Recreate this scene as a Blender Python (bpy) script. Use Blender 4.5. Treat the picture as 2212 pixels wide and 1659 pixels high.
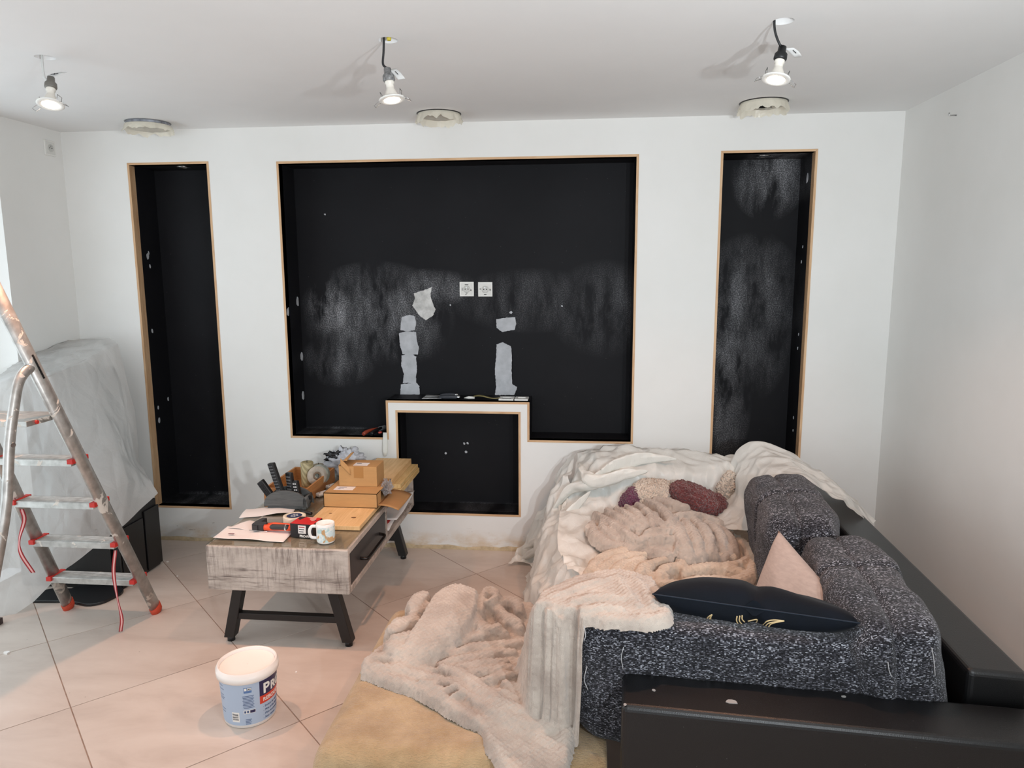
import bpy, math, random
import numpy as np
from mathutils import Vector, Matrix, noise

for o in list(bpy.data.objects): bpy.data.objects.remove(o)
S = bpy.context.scene
COL = S.collection
random.seed(7)

# ------------------------------------------------------------------ camera
CX, CY, CZ = -1.67948, -4.14812, 1.67589
F_PX = 1556.82
RGT = Vector((0.99526085, 0.09712369, -0.004779))
UPV = Vector((-0.01028755, 0.15403556, 0.98801175))
FWD = Vector((-0.09669548, 0.98328024, -0.15430472))
cam_d = bpy.data.cameras.new('camera'); cam = bpy.data.objects.new('camera', cam_d); COL.objects.link(cam)
cam_d.sensor_width = 36; cam_d.lens = F_PX * 36 / 2212; cam_d.clip_start = .05
M = Matrix.Identity(4)
for i in range(3):
    M[i][0] = RGT[i]; M[i][1] = UPV[i]; M[i][2] = -FWD[i]
M[0][3], M[1][3], M[2][3] = CX, CY, CZ
cam.matrix_world = M
S.camera = cam
vs = S.view_settings
vs.view_transform = 'Standard'; vs.look = 'None'; vs.gamma = 1; vs.use_curve_mapping = False
vs.exposure = 0.0

# ------------------------------------------------------------------ light
W = bpy.data.worlds.new('daylight'); S.world = W; W.use_nodes = True
W.node_tree.nodes['Background'].inputs[0].default_value = (.86, .93, 1, 1)
W.node_tree.nodes['Background'].inputs[1].default_value = 1.0
def area(name, loc, target, sx, sy, power, col):
    d = bpy.data.lights.new(name, 'AREA'); d.shape = 'RECTANGLE'; d.size = sx; d.size_y = sy; d.energy = power; d.color = col
    o = bpy.data.objects.new(name, d); COL.objects.link(o); o.location = loc
    o.rotation_euler = (Vector(target) - Vector(loc)).to_track_quat('-Z', 'Y').to_euler(); return o
# daylight through the glazed openings: the left wall and the wall behind the camera
area('window_daylight_left', (-4.98, -2.0, 1.2), (0, -2.0, 1.0), 2.6, 2.1, 26, (.85, .93, 1))
area('window_daylight_rear', (-2.6, -6.25, 1.25), (-2.6, 0, 1.25), 3.6, 2.1, 30, (.87, .94, 1))
# the twin-headed work lamp beside the photographer, on the right
for loc, e in (((-1.0, -4.0, 1.58), 132), ((-.64, -3.85, 1.62), 106)):
    d = bpy.data.lights.new('work_lamp_light', 'SPOT'); d.energy = e; d.shadow_soft_size = .028; d.color = (.89, .955, 1); d.spot_size = math.radians(132); d.spot_blend = 1
    o = bpy.data.objects.new('work_lamp_light', d); COL.objects.link(o); o.location = loc
    o.rotation_euler = (Vector((-2.3, -.3, 2.75)) - Vector(loc)).to_track_quat('-Z', 'Y').to_euler()
SPOT_POWER = 40
SPOT_COLOR = (1, .50, .30)

# ------------------------------------------------------------------ helpers
def at(px, py, x=None, y=None, z=None):
    d = FWD + RGT * ((px - 1106) / F_PX) - UPV * ((py - 829.5) / F_PX)
    c = Vector((CX, CY, CZ))
    if z is not None: t = (z - c.z) / d.z
    elif y is not None: t = (y - c.y) / d.y
    else: t = (x - c.x) / d.x
    return c + d * t
def lin(c):
    r = []
    for v in c[:3]:
        v /= 255.
        r.append(v / 12.92 if v <= .04045 else ((v + .055) / 1.055) ** 2.4)
    return (*r, 1)

class G:
    """collects polygons"""
    def __init__(s): s.v = []; s.f = []; s.sm = []
    def add(s, vs, fs, smooth=False):
        b = len(s.v); s.v += [tuple(v) for v in vs]; s.f += [tuple(b + i for i in f) for f in fs]; s.sm += [smooth] * len(fs); return s
    def box(s, x0, x1, y0, y1, z0, z1, M=None):
        vs = [Vector((x, y, z)) for z in (z0, z1) for y in (y0, y1) for x in (x0, x1)]
        if M: vs = [M @ v for v in vs]
        return s.add(vs, [(0, 2, 3, 1), (4, 5, 7, 6), (0, 1, 5, 4), (2, 6, 7, 3), (0, 4, 6, 2), (1, 3, 7, 5)])
    def prism(s, poly, lo, hi, M=None, smooth=False):
        """poly in xy, extruded in z, then M"""
        n = len(poly); vs = [Vector((p[0], p[1], lo)) for p in poly] + [Vector((p[0], p[1], hi)) for p in poly]
        if M: vs = [M @ v for v in vs]
        s.add(vs, [tuple(range(n))[::-1], tuple(range(n, 2 * n))])
        s.f += []; b = len(s.v) - 2 * n
        for i in range(n):
            j = (i + 1) % n; s.f.append((b + i, b + j, b + n + j, b + n + i)); s.sm.append(smooth)
        return s
    def tube(s, pts, rad, n=10, flat=None, caps=True):
        """swept tube; rad number or list; flat=(a,b,side vector): elliptical section"""
        P = [Vector(p) for p in pts]; m = len(P)
        R = rad if isinstance(rad, (list, tuple)) else [rad] * m
        vs = []; up0 = None
        for i in range(m):
            t = (P[min(i + 1, m - 1)] - P[max(i - 1, 0)]).normalized()
            if flat: u = flat[2] - t * t.dot(flat[2]); u.normalize()
            else:
                if up0 is None: up0 = Vector((0, 0, 1)) if abs(t.z) < .9 else Vector((1, 0, 0))
                u = up0 - t * t.dot(up0); u.normalize(); up0 = u
            w = t.cross(u); a, b = (flat[0], flat[1]) if flat else (1, 1)
            for k in range(n):
                an = 2 * math.pi * k / n
                vs.append(P[i] + (u * math.cos(an) * a + w * math.sin(an) * b) * R[i])
        fs = [(i * n + k, i * n + (k + 1) % n, (i + 1) * n + (k + 1) % n, (i + 1) * n + k) for i in range(m - 1) for k in range(n)]
        s.add(vs, fs, True)
        if caps:
            b = len(s.v) - len(vs); s.f += [tuple(b + k for k in range(n))[::-1], tuple(b + (m - 1) * n + k for k in range(n))]; s.sm += [False, False]
        return s
    def lathe(s, prof, M=None, n=28, smooth=True, close=True):
        vs = []; m = len(prof)
        for r, z in prof:
            for k in range(n):
                a = 2 * math.pi * k / n; v = Vector((r * math.cos(a), r * math.sin(a), z)); vs.append(M @ v if M else v)
        fs = [(i * n + k, i * n + (k + 1) % n, (i + 1) * n + (k + 1) % n, (i + 1) * n + k) for i in range(m - 1) for k in range(n)]
        b = len(s.v); s.add(vs, fs, smooth)
        if close:
            s.f += [tuple(b + k for k in range(n))[::-1], tuple(b + (m - 1) * n + k for k in range(n))]; s.sm += [False, False]
        return s
    def cyl(s, p0, p1, r0, r1=None, n=16):
        return s.tube([p0, p1], [r0, r0 if r1 is None else r1], n)
    def grid(s, A, smooth=True):
        A = np.asarray(A); r, c = A.shape[:2]
        return s.add(A.reshape(-1, 3).tolist(), [(i * c + j, i * c + j + 1, (i + 1) * c + j + 1, (i + 1) * c + j) for i in range(r - 1) for j in range(c - 1)], smooth)
    def slab(s, A, t, nrm=None, smooth=True):
        """grid thickened by t along its normals"""
        A = np.asarray(A, float); r, c = A.shape[:2]; N = normals(A)
        B = A + N * t
        vs = np.concatenate([A.reshape(-1, 3), B.reshape(-1, 3)]).tolist(); k = r * c
        fs = []
        for i in range(r - 1):
            for j in range(c - 1):
                q = (i * c + j, i * c + j + 1, (i + 1) * c + j + 1, (i + 1) * c + j)
                fs.append(q[::-1]); fs.append(tuple(k + x for x in q))
        rim = [j for j in range(c)] + [i * c + c - 1 for i in range(1, r)] + [(r - 1) * c + j for j in range(c - 2, -1, -1)] + [i * c for i in range(r - 2, 0, -1)]
        for a in range(len(rim)):
            x, y = rim[a], rim[(a + 1) % len(rim)]; fs.append((x, y, k + y, k + x))
        return s.add(vs, fs, smooth)

def normals(A):
    du = np.gradient(A, axis=1); dv = np.gradient(A, axis=0); n = np.cross(du, dv)
    return n / (np.linalg.norm(n, axis=2, keepdims=True) + 1e-9)
def cr(P, n):
    """Catmull-Rom along axis 0 to n samples"""
    P = np.asarray(P, float); m = len(P); out = []
    for t in np.linspace(0, m - 1, n):
        i = min(int(t), m - 2); f = t - i
        p0 = P[max(i - 1, 0)] if i > 0 else 2 * P[0] - P[1]; p1, p2 = P[i], P[i + 1]; p3 = P[i + 2] if i + 2 < m else 2 * P[-1] - P[-2]
        out.append(.5 * (2 * p1 + (p2 - p0) * f + (2 * p0 - 5 * p1 + 4 * p2 - p3) * f * f + (3 * p1 - p0 - 3 * p2 + p3) * f ** 3))
    return np.array(out)
def net(rows, nu, nv):
    A = np.array([[list(p) for p in r] for r in rows], float)
    A = cr(A, nv); return np.swapaxes(cr(np.swapaxes(A, 0, 1), nu), 0, 1)
def path(pts, n): return [Vector(p) for p in cr([list(p) for p in pts], n)]

def wloc(p):
    v = Vector((0, 0, 0))
    while p is not None: v += p.location; p = p.parent
    return v
def obj(name, g, mat, parent=None, bevel=0, seg=2, base=None, smooth=None, subsurf=0, weld=False):
    """one mesh object from world-space geometry; kept relative to its parent (or to base)"""
    me = bpy.data.meshes.new(name)
    if parent is not None: off = wloc(parent)
    else:
        if base is None:
            a = np.array(g.v); base = ((a[:, 0].min() + a[:, 0].max()) / 2, (a[:, 1].min() + a[:, 1].max()) / 2, a[:, 2].min())
        off = Vector(base)
    me.from_pydata([(v[0] - off[0], v[1] - off[1], v[2] - off[2]) for v in g.v], [], g.f)
    me.polygons.foreach_set('use_smooth', [bool(x) if smooth is None else smooth for x in g.sm])
    me.update()
    import bmesh
    bm = bmesh.new(); bm.from_mesh(me)
    if weld: bmesh.ops.remove_doubles(bm, verts=bm.verts, dist=1e-5)
    bmesh.ops.recalc_face_normals(bm, faces=bm.faces); bm.to_mesh(me); bm.free()
    o = bpy.data.objects.new(name, me); COL.objects.link(o)
    if parent is not None: o.parent = parent
    else: o.location = off
    for m in (mat if isinstance(mat, (list, tuple)) else [mat]): me.materials.append(m)
    if bevel:
        b = o.modifiers.new('bevel', 'BEVEL'); b.width = bevel; b.segments = seg; b.limit_method = 'ANGLE'; b.angle_limit = math.radians(40)
        b.harden_normals = False
    if subsurf:
        b = o.modifiers.new('sub', 'SUBSURF'); b.levels = b.render_levels = subsurf
    return o
def thing(name, loc, label, cat, group=None):
    o = bpy.data.objects.new(name, None); COL.objects.link(o); o.location = loc; o.empty_display_size = .05
    return tag(o, label, cat, group)
def tag(o, label, cat, group=None):
    o['label'] = label; o['category'] = cat
    if group: o['group'] = group
    return o
def struct(o, label=None):
    o['kind'] = 'structure'
    if label: o['label'] = label
    return o
def root(name):
    o = bpy.data.objects.new(name, None); COL.objects.link(o); return o
def frame(origin, zaxis, xhint=(1, 0, 0)):
    z = Vector(zaxis).normalized(); x = Vector(xhint) - z * z.dot(Vector(xhint)); x.normalize(); y = z.cross(x)
    m = Matrix.Identity(4)
    for i in range(3): m[i][0], m[i][1], m[i][2], m[i][3] = x[i], y[i], z[i], origin[i]
    return m
def TR(loc, rz=0, rx=0, ry=0):
    return Matrix.Translation(loc) @ Matrix.Rotation(rz, 4, 'Z') @ Matrix.Rotation(rx, 4, 'X') @ Matrix.Rotation(ry, 4, 'Y')

# ------------------------------------------------------------------ materials
class NT:
    def __init__(s, name):
        s.m = bpy.data.materials.new(name); s.m.use_nodes = True; s.t = s.m.node_tree; s.b = s.t.nodes['Principled BSDF']; s.o = s.t.nodes['Material Output']
    def n(s, typ, **kw):
        x = s.t.nodes.new(typ)
        for k, v in kw.items(): setattr(x, k, v)
        return x
    def l(s, a, b): s.t.links.new(a, b)
    def coord(s, scale=(1, 1, 1), kind='Object', rot=(0, 0, 0)):
        c = s.n('ShaderNodeTexCoord'); m = s.n('ShaderNodeMapping'); m.inputs['Scale'].default_value = scale; m.inputs['Rotation'].default_value = rot
        s.l(c.outputs[kind], m.inputs[0]); return m.outputs[0]
    def noise(s, scale, detail=3, rough=.5, vec=None, dist=0):
        x = s.n('ShaderNodeTexNoise'); x.inputs['Scale'].default_value = scale; x.inputs['Detail'].default_value = detail; x.inputs['Roughness'].default_value = rough; x.inputs['Distortion'].default_value = dist
        s.l(vec if vec is not None else s.coord(), x.inputs['Vector']); return x.outputs[0]
    def vor(s, scale, vec=None, feature='F1', out='Distance'):
        x = s.n('ShaderNodeTexVoronoi', feature=feature); x.inputs['Scale'].default_value = scale
        s.l(vec if vec is not None else s.coord(), x.inputs['Vector']); return x.outputs[out]
    def ramp(s, fac, stops, interp='LINEAR'):
        x = s.n('ShaderNodeValToRGB'); x.color_ramp.interpolation = interp; e = x.color_ramp.elements
        while len(e) < len(stops): e.new(.5)
        for i, (p, c) in enumerate(stops): e[i].position = p; e[i].color = lin(c) if not isinstance(c, (int, float)) else (c, c, c, 1)
        s.l(fac, x.inputs[0]); return x.outputs[0]
    def math(s, op, a, b=None, clamp=False):
        x = s.n('ShaderNodeMath', operation=op); x.use_clamp = clamp
        for i, v in enumerate((a, b)):
            if v is None: continue
            if isinstance(v, (int, float)): x.inputs[i].default_value = v
            else: s.l(v, x.inputs[i])
        return x.outputs[0]
    def mix(s, fac, a, b):
        x = s.n('ShaderNodeMix', data_type='RGBA')
        for i, v in ((0, fac), (6, a), (7, b)):
            if isinstance(v, (int, float)): x.inputs[i].default_value = v
            elif isinstance(v, tuple): x.inputs[i].default_value = lin(v)
            else: s.l(v, x.inputs[i])
        return x.outputs[2]
    def bump(s, h, strength=.3, dist=.01):
        x = s.n('ShaderNodeBump'); x.inputs['Strength'].default_value = strength; x.inputs['Distance'].default_value = dist
        s.l(h, x.inputs['Height']); s.l(x.outputs[0], s.b.inputs['Normal']); return x
    def col(s, c):
        if isinstance(c, tuple): s.b.inputs['Base Color'].default_value = lin(c)
        else: s.l(c, s.b.inputs['Base Color'])
    def set(s, **kw):
        for k, v in kw.items(): s.b.inputs[k.replace('_', ' ')].default_value = v
        return s
MATS = {}
def pm(name, c, rough=.5, metal=0., var=0, vscale=6, bump=0, bscale=60, bdist=.002, sheen=0, spec=.5, emit=None, stretch=(1, 1, 1), c2=None, coat=0):
    if name in MATS: return MATS[name]
    t = NT(name); t.set(Roughness=rough, Metallic=metal); t.b.inputs['Specular IOR Level'].default_value = spec
    if var or c2:
        nz = t.noise(vscale, 4, .6, t.coord(stretch)); d = tuple(max(0, v * (1 - var)) for v in c) if not c2 else c2
        t.col(t.ramp(nz, [(.3, d), (.7, c)]))
    else: t.col(c)
    if bump: t.bump(t.noise(bscale, 3, .6, t.coord(stretch)), bump, bdist)
    if sheen: t.b.inputs['Sheen Weight'].default_value = sheen; t.b.inputs['Sheen Roughness'].default_value = .4
    if coat: t.b.inputs['Coat Weight'].default_value = coat
    if emit: t.b.inputs['Emission Color'].default_value = (*emit[0], 1); t.b.inputs['Emission Strength'].default_value = emit[1]
    MATS[name] = t.m; return t.m

def wall_paint(name, stains=()):
    t = NT(name); t.set(Roughness=.75); t.b.inputs['Specular IOR Level'].default_value = .25
    c = t.ramp(t.noise(1.3, 4, .6), [(.3, (224, 223, 219)), (.7, (231, 230, 227))])
    if stains:
        g = t.n('ShaderNodeNewGeometry'); sp = t.n('ShaderNodeSeparateXYZ'); t.l(g.outputs['Position'], sp.inputs[0])
        low = t.math('SUBTRACT', 1, t.math('DIVIDE', sp.outputs[2], .13), True)
        nz = t.noise(5, 5, .65, t.coord((1, 1, 2)))
        f = t.math('MULTIPLY', low, t.ramp(nz, [(.42, 0.), (.62, 1.)]), True)
        c = t.mix(t.math('MULTIPLY', f, .85), c, (196, 164, 118))
        hl = t.math('SUBTRACT', 1, t.math('ABSOLUTE', t.math('DIVIDE', t.math('SUBTRACT', sp.outputs[2], .1), .05)), True)
        sc = t.math('MULTIPLY', hl, t.ramp(t.noise(26, 3, .6, t.coord((.45, 1, 2))), [(.66, 0.), (.69, 1.)]), True)
        c = t.mix(sc, c, (128, 108, 92))
    t.col(c); t.bump(t.noise(160, 2), .06, .002); return t.m
M_WALL = wall_paint('white_wall_paint'); M_WALLB = wall_paint('white_wall_paint_scuffed', True)
M_CEIL = pm('ceiling_paint', (234, 234, 233), .85, var=.015, vscale=2, spec=.2)

def black_paint(name, dust):
    """matt black wall paint with sanding dust; dust = (x, z, rx, rz, amount) blobs in wall coordinates"""
    t = NT(name); t.b.inputs['Specular IOR Level'].default_value = .16
    base = t.ramp(t.noise(3, 3), [(.3, (19, 19, 22)), (.7, (24, 24, 27))])
    g = t.n('ShaderNodeNewGeometry'); sp = t.n('ShaderNodeSeparateXYZ'); t.l(g.outputs['Position'], sp.inputs[0])
    tot = None
    for x, z, rx, rz, k in dust:
        a = t.math('POWER', t.math('DIVIDE', t.math('SUBTRACT', sp.outputs[0], x), rx), 2.); b = t.math('POWER', t.math('DIVIDE', t.math('SUBTRACT', sp.outputs[2], z), rz), 2.)
        m = t.math('MULTIPLY', t.math('SUBTRACT', 1, t.math('ADD', a, b), True), k)
        tot = m if tot is None else t.math('MAXIMUM', tot, m)
    c = base
    if tot is not None:
        pos = t.n('ShaderNodeMapping'); pos.inputs['Scale'].default_value = (3.2, 1, 1.1); t.l(g.outputs['Position'], pos.inputs[0])
        streak = t.ramp(t.noise(3.0, 4, .6, pos.outputs[0]), [(.38, 0.), (.72, 1.)])
        fine = t.ramp(t.noise(150, 2, .7, g.outputs['Position']), [(.45, .15), (.66, 1.)])
        f = t.math('MULTIPLY', t.math('MULTIPLY', tot, streak), fine, True)
        haze = t.math('MULTIPLY', t.math('MULTIPLY', tot, streak), .16, True)
        c = t.mix(haze, c, (120, 124, 134)); c = t.mix(f, c, (205, 205, 208))
    # stray specks
    spk = t.ramp(t.vor(28, g.outputs['Position']), [(.018, 1.), (.03, 0.)])
    c = t.mix(t.math('MULTIPLY', spk, .5), c, (190, 190, 192))
    t.col(c); t.set(Roughness=.62); t.bump(t.noise(220, 2), .1, .002); return t.m
M_NB = black_paint('black_niche_paint', [(-3.24, 1.46, .16, .2, 1.0), (-2.95, 1.42, .5, .33, .55), (-2.6, 1.58, .3, .12, .5), (-2.75, 1.4, .3, .3, .35), (-1.55, 1.45, .35, .3, .22), (-2.0, 1.5, .5, .2, .2), (-3.2, 1.13, .25, .18, .35), (-3.2, .66, .4, .05, .5)])
M_NR = black_paint('black_niche_paint_dusty', [(-.62, 2.2, .22, .25, .75), (-.7, 1.6, .3, .3, .4), (-.8, 1.25, .12, .6, .7), (-.62, 1.4, .2, .5, .35), (-.9, 1.2, .08, .3, .8), (-.85, .9, .2, .5, .5)])
M_NL = black_paint('black_niche_paint_plain', [(-4.1, .2, .35, .05, .5)])
M_NK = black_paint('black_niche_paint_low', [(-2.3, .2, .6, .04, .3)])
def oak(name, c1, c2, stretch=(1, 1, 1), rough=.55, sc=30):
    t = NT(name); t.set(Roughness=rough)
    nz = t.noise(sc, 4, .6, t.coord(stretch), 1.2); t.col(t.ramp(nz, [(.3, c1), (.7, c2)])); t.bump(nz, .12, .002); return t.m
M_OAKX = oak('oak_edging', (190, 148, 108), (214, 180, 142), (.12, 1, 1)); M_OAKZ = oak('oak_edging_upright', (190, 148, 108), (214, 180, 142), (1, 1, .12))

def tile_mat():
    t = NT('beige_porcelain_tile'); t.set(Roughness=.34); t.b.inputs['Specular IOR Level'].default_value = .35
    oi = t.n('ShaderNodeObjectInfo'); add = t.n('ShaderNodeVectorMath', operation='ADD'); g = t.n('ShaderNodeNewGeometry'); sc = t.n('ShaderNodeVectorMath', operation='SCALE'); sc.inputs['Scale'].default_value = 9
    cmb = t.n('ShaderNodeCombineXYZ')
    for i in range(3): t.l(oi.outputs['Random'], cmb.inputs[i])
    t.l(cmb.outputs[0], sc.inputs[0]); t.l(g.outputs['Position'], add.inputs[0]); t.l(sc.outputs[0], add.inputs[1])
    mp = t.n('ShaderNodeMapping'); mp.inputs['Scale'].default_value = (1, 2.6, 1); mp.inputs['Rotation'].default_value = (0, 0, .5); t.l(add.outputs[0], mp.inputs[0])
    c = t.ramp(t.noise(2.2, 6, .62, mp.outputs[0], .5), [(.3, (186, 172, 162)), (.5, (198, 185, 175)), (.72, (206, 194, 184))])
    dirt = t.ramp(t.vor(9, g.outputs['Position']), [(.018, 1.), (.03, 0.)]); c = t.mix(t.math('MULTIPLY', dirt, .55), c, (120, 104, 94))
    chips = t.ramp(t.vor(6.3, mp.outputs[0]), [(.012, 1.), (.02, 0.)]); c = t.mix(t.math('MULTIPLY', chips, .8), c, (238, 232, 226))
    v = t.math('ADD', .97, t.math('MULTIPLY', oi.outputs['Random'], .05)); hsv = t.n('ShaderNodeHueSaturation'); t.l(c, hsv.inputs['Color']); t.l(v, hsv.inputs['Value'])
    t.col(hsv.outputs[0]); t.bump(t.noise(90, 2), .03, .001); return t.m
M_TILE = tile_mat()
M_GROUT = pm('tile_grout', (172, 146, 130), .9, var=.25, vscale=20)

def tweed():
    t = NT('charcoal_tweed'); t.set(Roughness=.9); t.b.inputs['Specular IOR Level'].default_value = .15
    v = t.coord((1, 2.4, 2.4)); x = t.n('ShaderNodeTexVoronoi'); x.inputs['Scale'].default_value = 190; x.inputs['Randomness'].default_value = .55; t.l(v, x.inputs['Vector'])
    sp = t.n('ShaderNodeSeparateColor'); t.l(x.outputs['Color'], sp.inputs[0])
    patch = t.math('MULTIPLY', t.math('SUBTRACT', t.noise(9, 3), .5), .35)
    f = t.math('ADD', sp.outputs[0], patch)
    c = t.ramp(f, [(.0, (18, 18, 21)), (.45, (32, 32, 36)), (.68, (58, 58, 64)), (.86, (92, 92, 99)), (.99, (158, 160, 168))])
    t.col(c); t.bump(x.outputs['Distance'], .55, .004); t.set(Sheen_Weight=.15); return t.m
M_TWEED = tweed()
def leather():
    t = NT('black_leatherette'); t.set(Roughness=.36); t.b.inputs['Specular IOR Level'].default_value = .5
    c = t.ramp(t.noise(3, 4), [(.3, (11, 11, 12)), (.7, (17, 17, 18))])
    spk = t.ramp(t.vor(26), [(.02, 1.), (.035, 0.)]); c = t.mix(t.math('MULTIPLY', spk, .35), c, (150, 148, 146))
    t.col(c); t.bump(t.math('ADD', t.vor(420), t.noise(5, 3)), .12, .004); return t.m
M_LEATHER = leather()
def plush(name, c1, c2, dimple=55, fur=420, bs=.6, streak=(1, 1, 1)):
    t = NT(name); t.set(Roughness=.95, Sheen_Weight=.35, Sheen_Roughness=.5); t.b.inputs['Specular IOR Level'].default_value = .1
    n1 = t.noise(7, 4, .6); t.col(t.ramp(n1, [(.32, c1), (.66, c2)]))
    x = t.n('ShaderNodeTexVoronoi', feature='SMOOTH_F1'); x.inputs['Scale'].default_value = dimple; t.l(t.coord(), x.inputs['Vector'])
    h = t.math('ADD', t.math('MULTIPLY', x.outputs['Distance'], 1.), t.math('MULTIPLY', t.noise(fur, 2, .7, t.coord(streak)), .35))
    t.bump(h, bs, .02); return t.m
M_PLUSH = plush('taupe_minky_plush', (166, 152, 141), (198, 186, 174))
M_PLUSH2 = plush('beige_minky_plush', (190, 170, 150), (214, 198, 180))
M_THROW = plush('camel_fur_throw', (160, 132, 96), (188, 162, 126), dimple=18, fur=170, bs=.8, streak=(.5, 1.5, 1))
M_CREAM = plush('cream_fleece', (214, 196, 178), (232, 220, 204), 120, 300, .9)
M_MAROON = plush('maroon_fleece', (96, 42, 42), (128, 60, 58), 130, 300, .9)
M_PURPLE = plush('plum_fleece', (88, 34, 62), (116, 50, 84), 130, 300, .9)
M_LINEN = pm('dusty_pink_linen', (172, 155, 146), .9, var=.08, vscale=40, bump=.25, bscale=300, stretch=(1, 1, 4), sheen=.1)
M_NAVY = pm('navy_velvet', (6, 13, 23), .85, var=.3, vscale=10, sheen=.03, bump=.15, bscale=220, spec=.2)
M_GOLD = pm('gold_thread', (206, 180, 134), .45)

def film(name, c, clear=.12, rough=.3):
    t = NT(name); t.col(c); t.set(Roughness=rough); t.b.inputs['Specular IOR Level'].default_value = .45
    tr = t.n('ShaderNodeBsdfTranslucent'); tr.inputs[0].default_value = lin(c); m1 = t.n('ShaderNodeMixShader'); m1.inputs[0].default_value = .30
    t.l(t.b.outputs[0], m1.inputs[1]); t.l(tr.outputs[0], m1.inputs[2])
    tp = t.n('ShaderNodeBsdfTransparent'); m2 = t.n('ShaderNodeMixShader'); m2.inputs[0].default_value = clear
    t.l(m1.outputs[0], m2.inputs[1]); t.l(tp.outputs[0], m2.inputs[2]); t.l(m2.outputs[0], t.o.inputs[0])
    w_ = t.n('ShaderNodeTexVoronoi', feature='DISTANCE_TO_EDGE'); w_.inputs['Scale'].default_value = 9; t.l(t.coord((1, 1, .45)), w_.inputs['Vector'])
    t.bump(t.math('ADD', t.math('MULTIPLY', t.noise(10, 4, .6, None, .8), .7), t.math('MULTIPLY', t.math('MINIMUM', w_.outputs[0], .2), 1.6)), .45, .02); return t.m
M_FILM = film('milky_dust_sheet', (240, 241, 236), .06); M_FILMG = film('grey_dust_sheet', (214, 212, 209), .2)
M_FILMY = film('yellowed_film', (240, 234, 218), .08)
def glass(name, c=(235, 240, 238), rough=.02):
    t = NT(name); t.col(c); t.set(Roughness=rough, IOR=1.45); t.b.inputs['Transmission Weight'].default_value = 1; return t.m
def thin_glass(name):
    t = NT(name); gl = t.n('ShaderNodeBsdfGlossy'); gl.inputs['Roughness'].default_value = .03; tp = t.n('ShaderNodeBsdfTransparent'); tp.inputs[0].default_value = (.93, .96, .95, 1)
    lw = t.n('ShaderNodeLayerWeight'); fr = t.math('ADD', .03, t.math('MULTIPLY', t.math('POWER', lw.outputs['Facing'], 5.), .9)); m = t.n('ShaderNodeMixShader'); t.l(fr, m.inputs[0]); t.l(tp.outputs[0], m.inputs[1]); t.l(gl.outputs[0], m.inputs[2]); t.l(m.outputs[0], t.o.inputs[0]); return t.m
M_GLASS = thin_glass('clear_glass')
def alu():
    t = NT('scuffed_aluminium'); t.set(Roughness=.42)
    spl = t.ramp(t.noise(13, 4, .6, None, .8), [(.615, 0.), (.645, 1.)])
    c = t.mix(spl, t.ramp(t.noise(30, 3), [(.3, (168, 165, 161)), (.7, (200, 198, 194))]), (212, 204, 194)); t.col(c)
    t.l(t.math('SUBTRACT', .85, spl, True), t.b.inputs['Metallic']); t.bump(spl, .3, .002); return t.m
M_ALU = alu()
M_RED = pm('red_plastic', (190, 42, 34), .5); M_FOOT = pm('orange_rubber', (186, 66, 40), .7)
M_BLACK = pm('black_metal', (24, 21, 20), .5, var=.3, vscale=30); M_BLKPL = pm('black_plastic', (20, 20, 22), .45)
M_CAB = pm('black_lacquer', (13, 13, 14), .35, var=.2)
M_WHITE = pm('white_plastic', (226, 225, 220), .4); M_GREYPL = pm('grey_plastic', (120, 122, 124), .5); M_DARK = pm('dark_void', (12, 12, 12), .9)
M_CHROME = pm('chrome', (190, 190, 190), .2, 1)
M_FILLER = pm('white_filler', (186, 188, 192), .85, var=.12, vscale=18, bump=.25, bscale=60)
M_CARD = pm('brown_cardboard', (188, 144, 92), .8, var=.05, vscale=14, stretch=(1, 1, 4)); M_CARDT = pm('parcel_tape', (168, 122, 70), .3); M_CARDIN = pm('cardboard_inside', (168, 126, 80), .85)
M_PAPER = pm('white_paper', (232, 226, 222), .8, var=.02, bump=.1, bscale=12)
M_INK = pm('print_ink', (46, 46, 52), .6)
M_PINE = oak('pine', (204, 164, 112), (226, 190, 140), (3, .25, 1), .6, 18)
M_PINEY = oak('pale_pine', (196, 162, 104), (222, 194, 142), (3, .25, 1), .65, 18)
M_KNOT = pm('pine_knot', (128, 84, 44), .6, var=.35, vscale=60)
M_CRATE = oak('honey_wood', (170, 112, 62), (200, 142, 86), (.3, .3, 2), .55, 26)

# ------------------------------------------------------------------ room shell
XL, XR, YF, H = -4.757, 0.0, -6.3, 2.5
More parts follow.
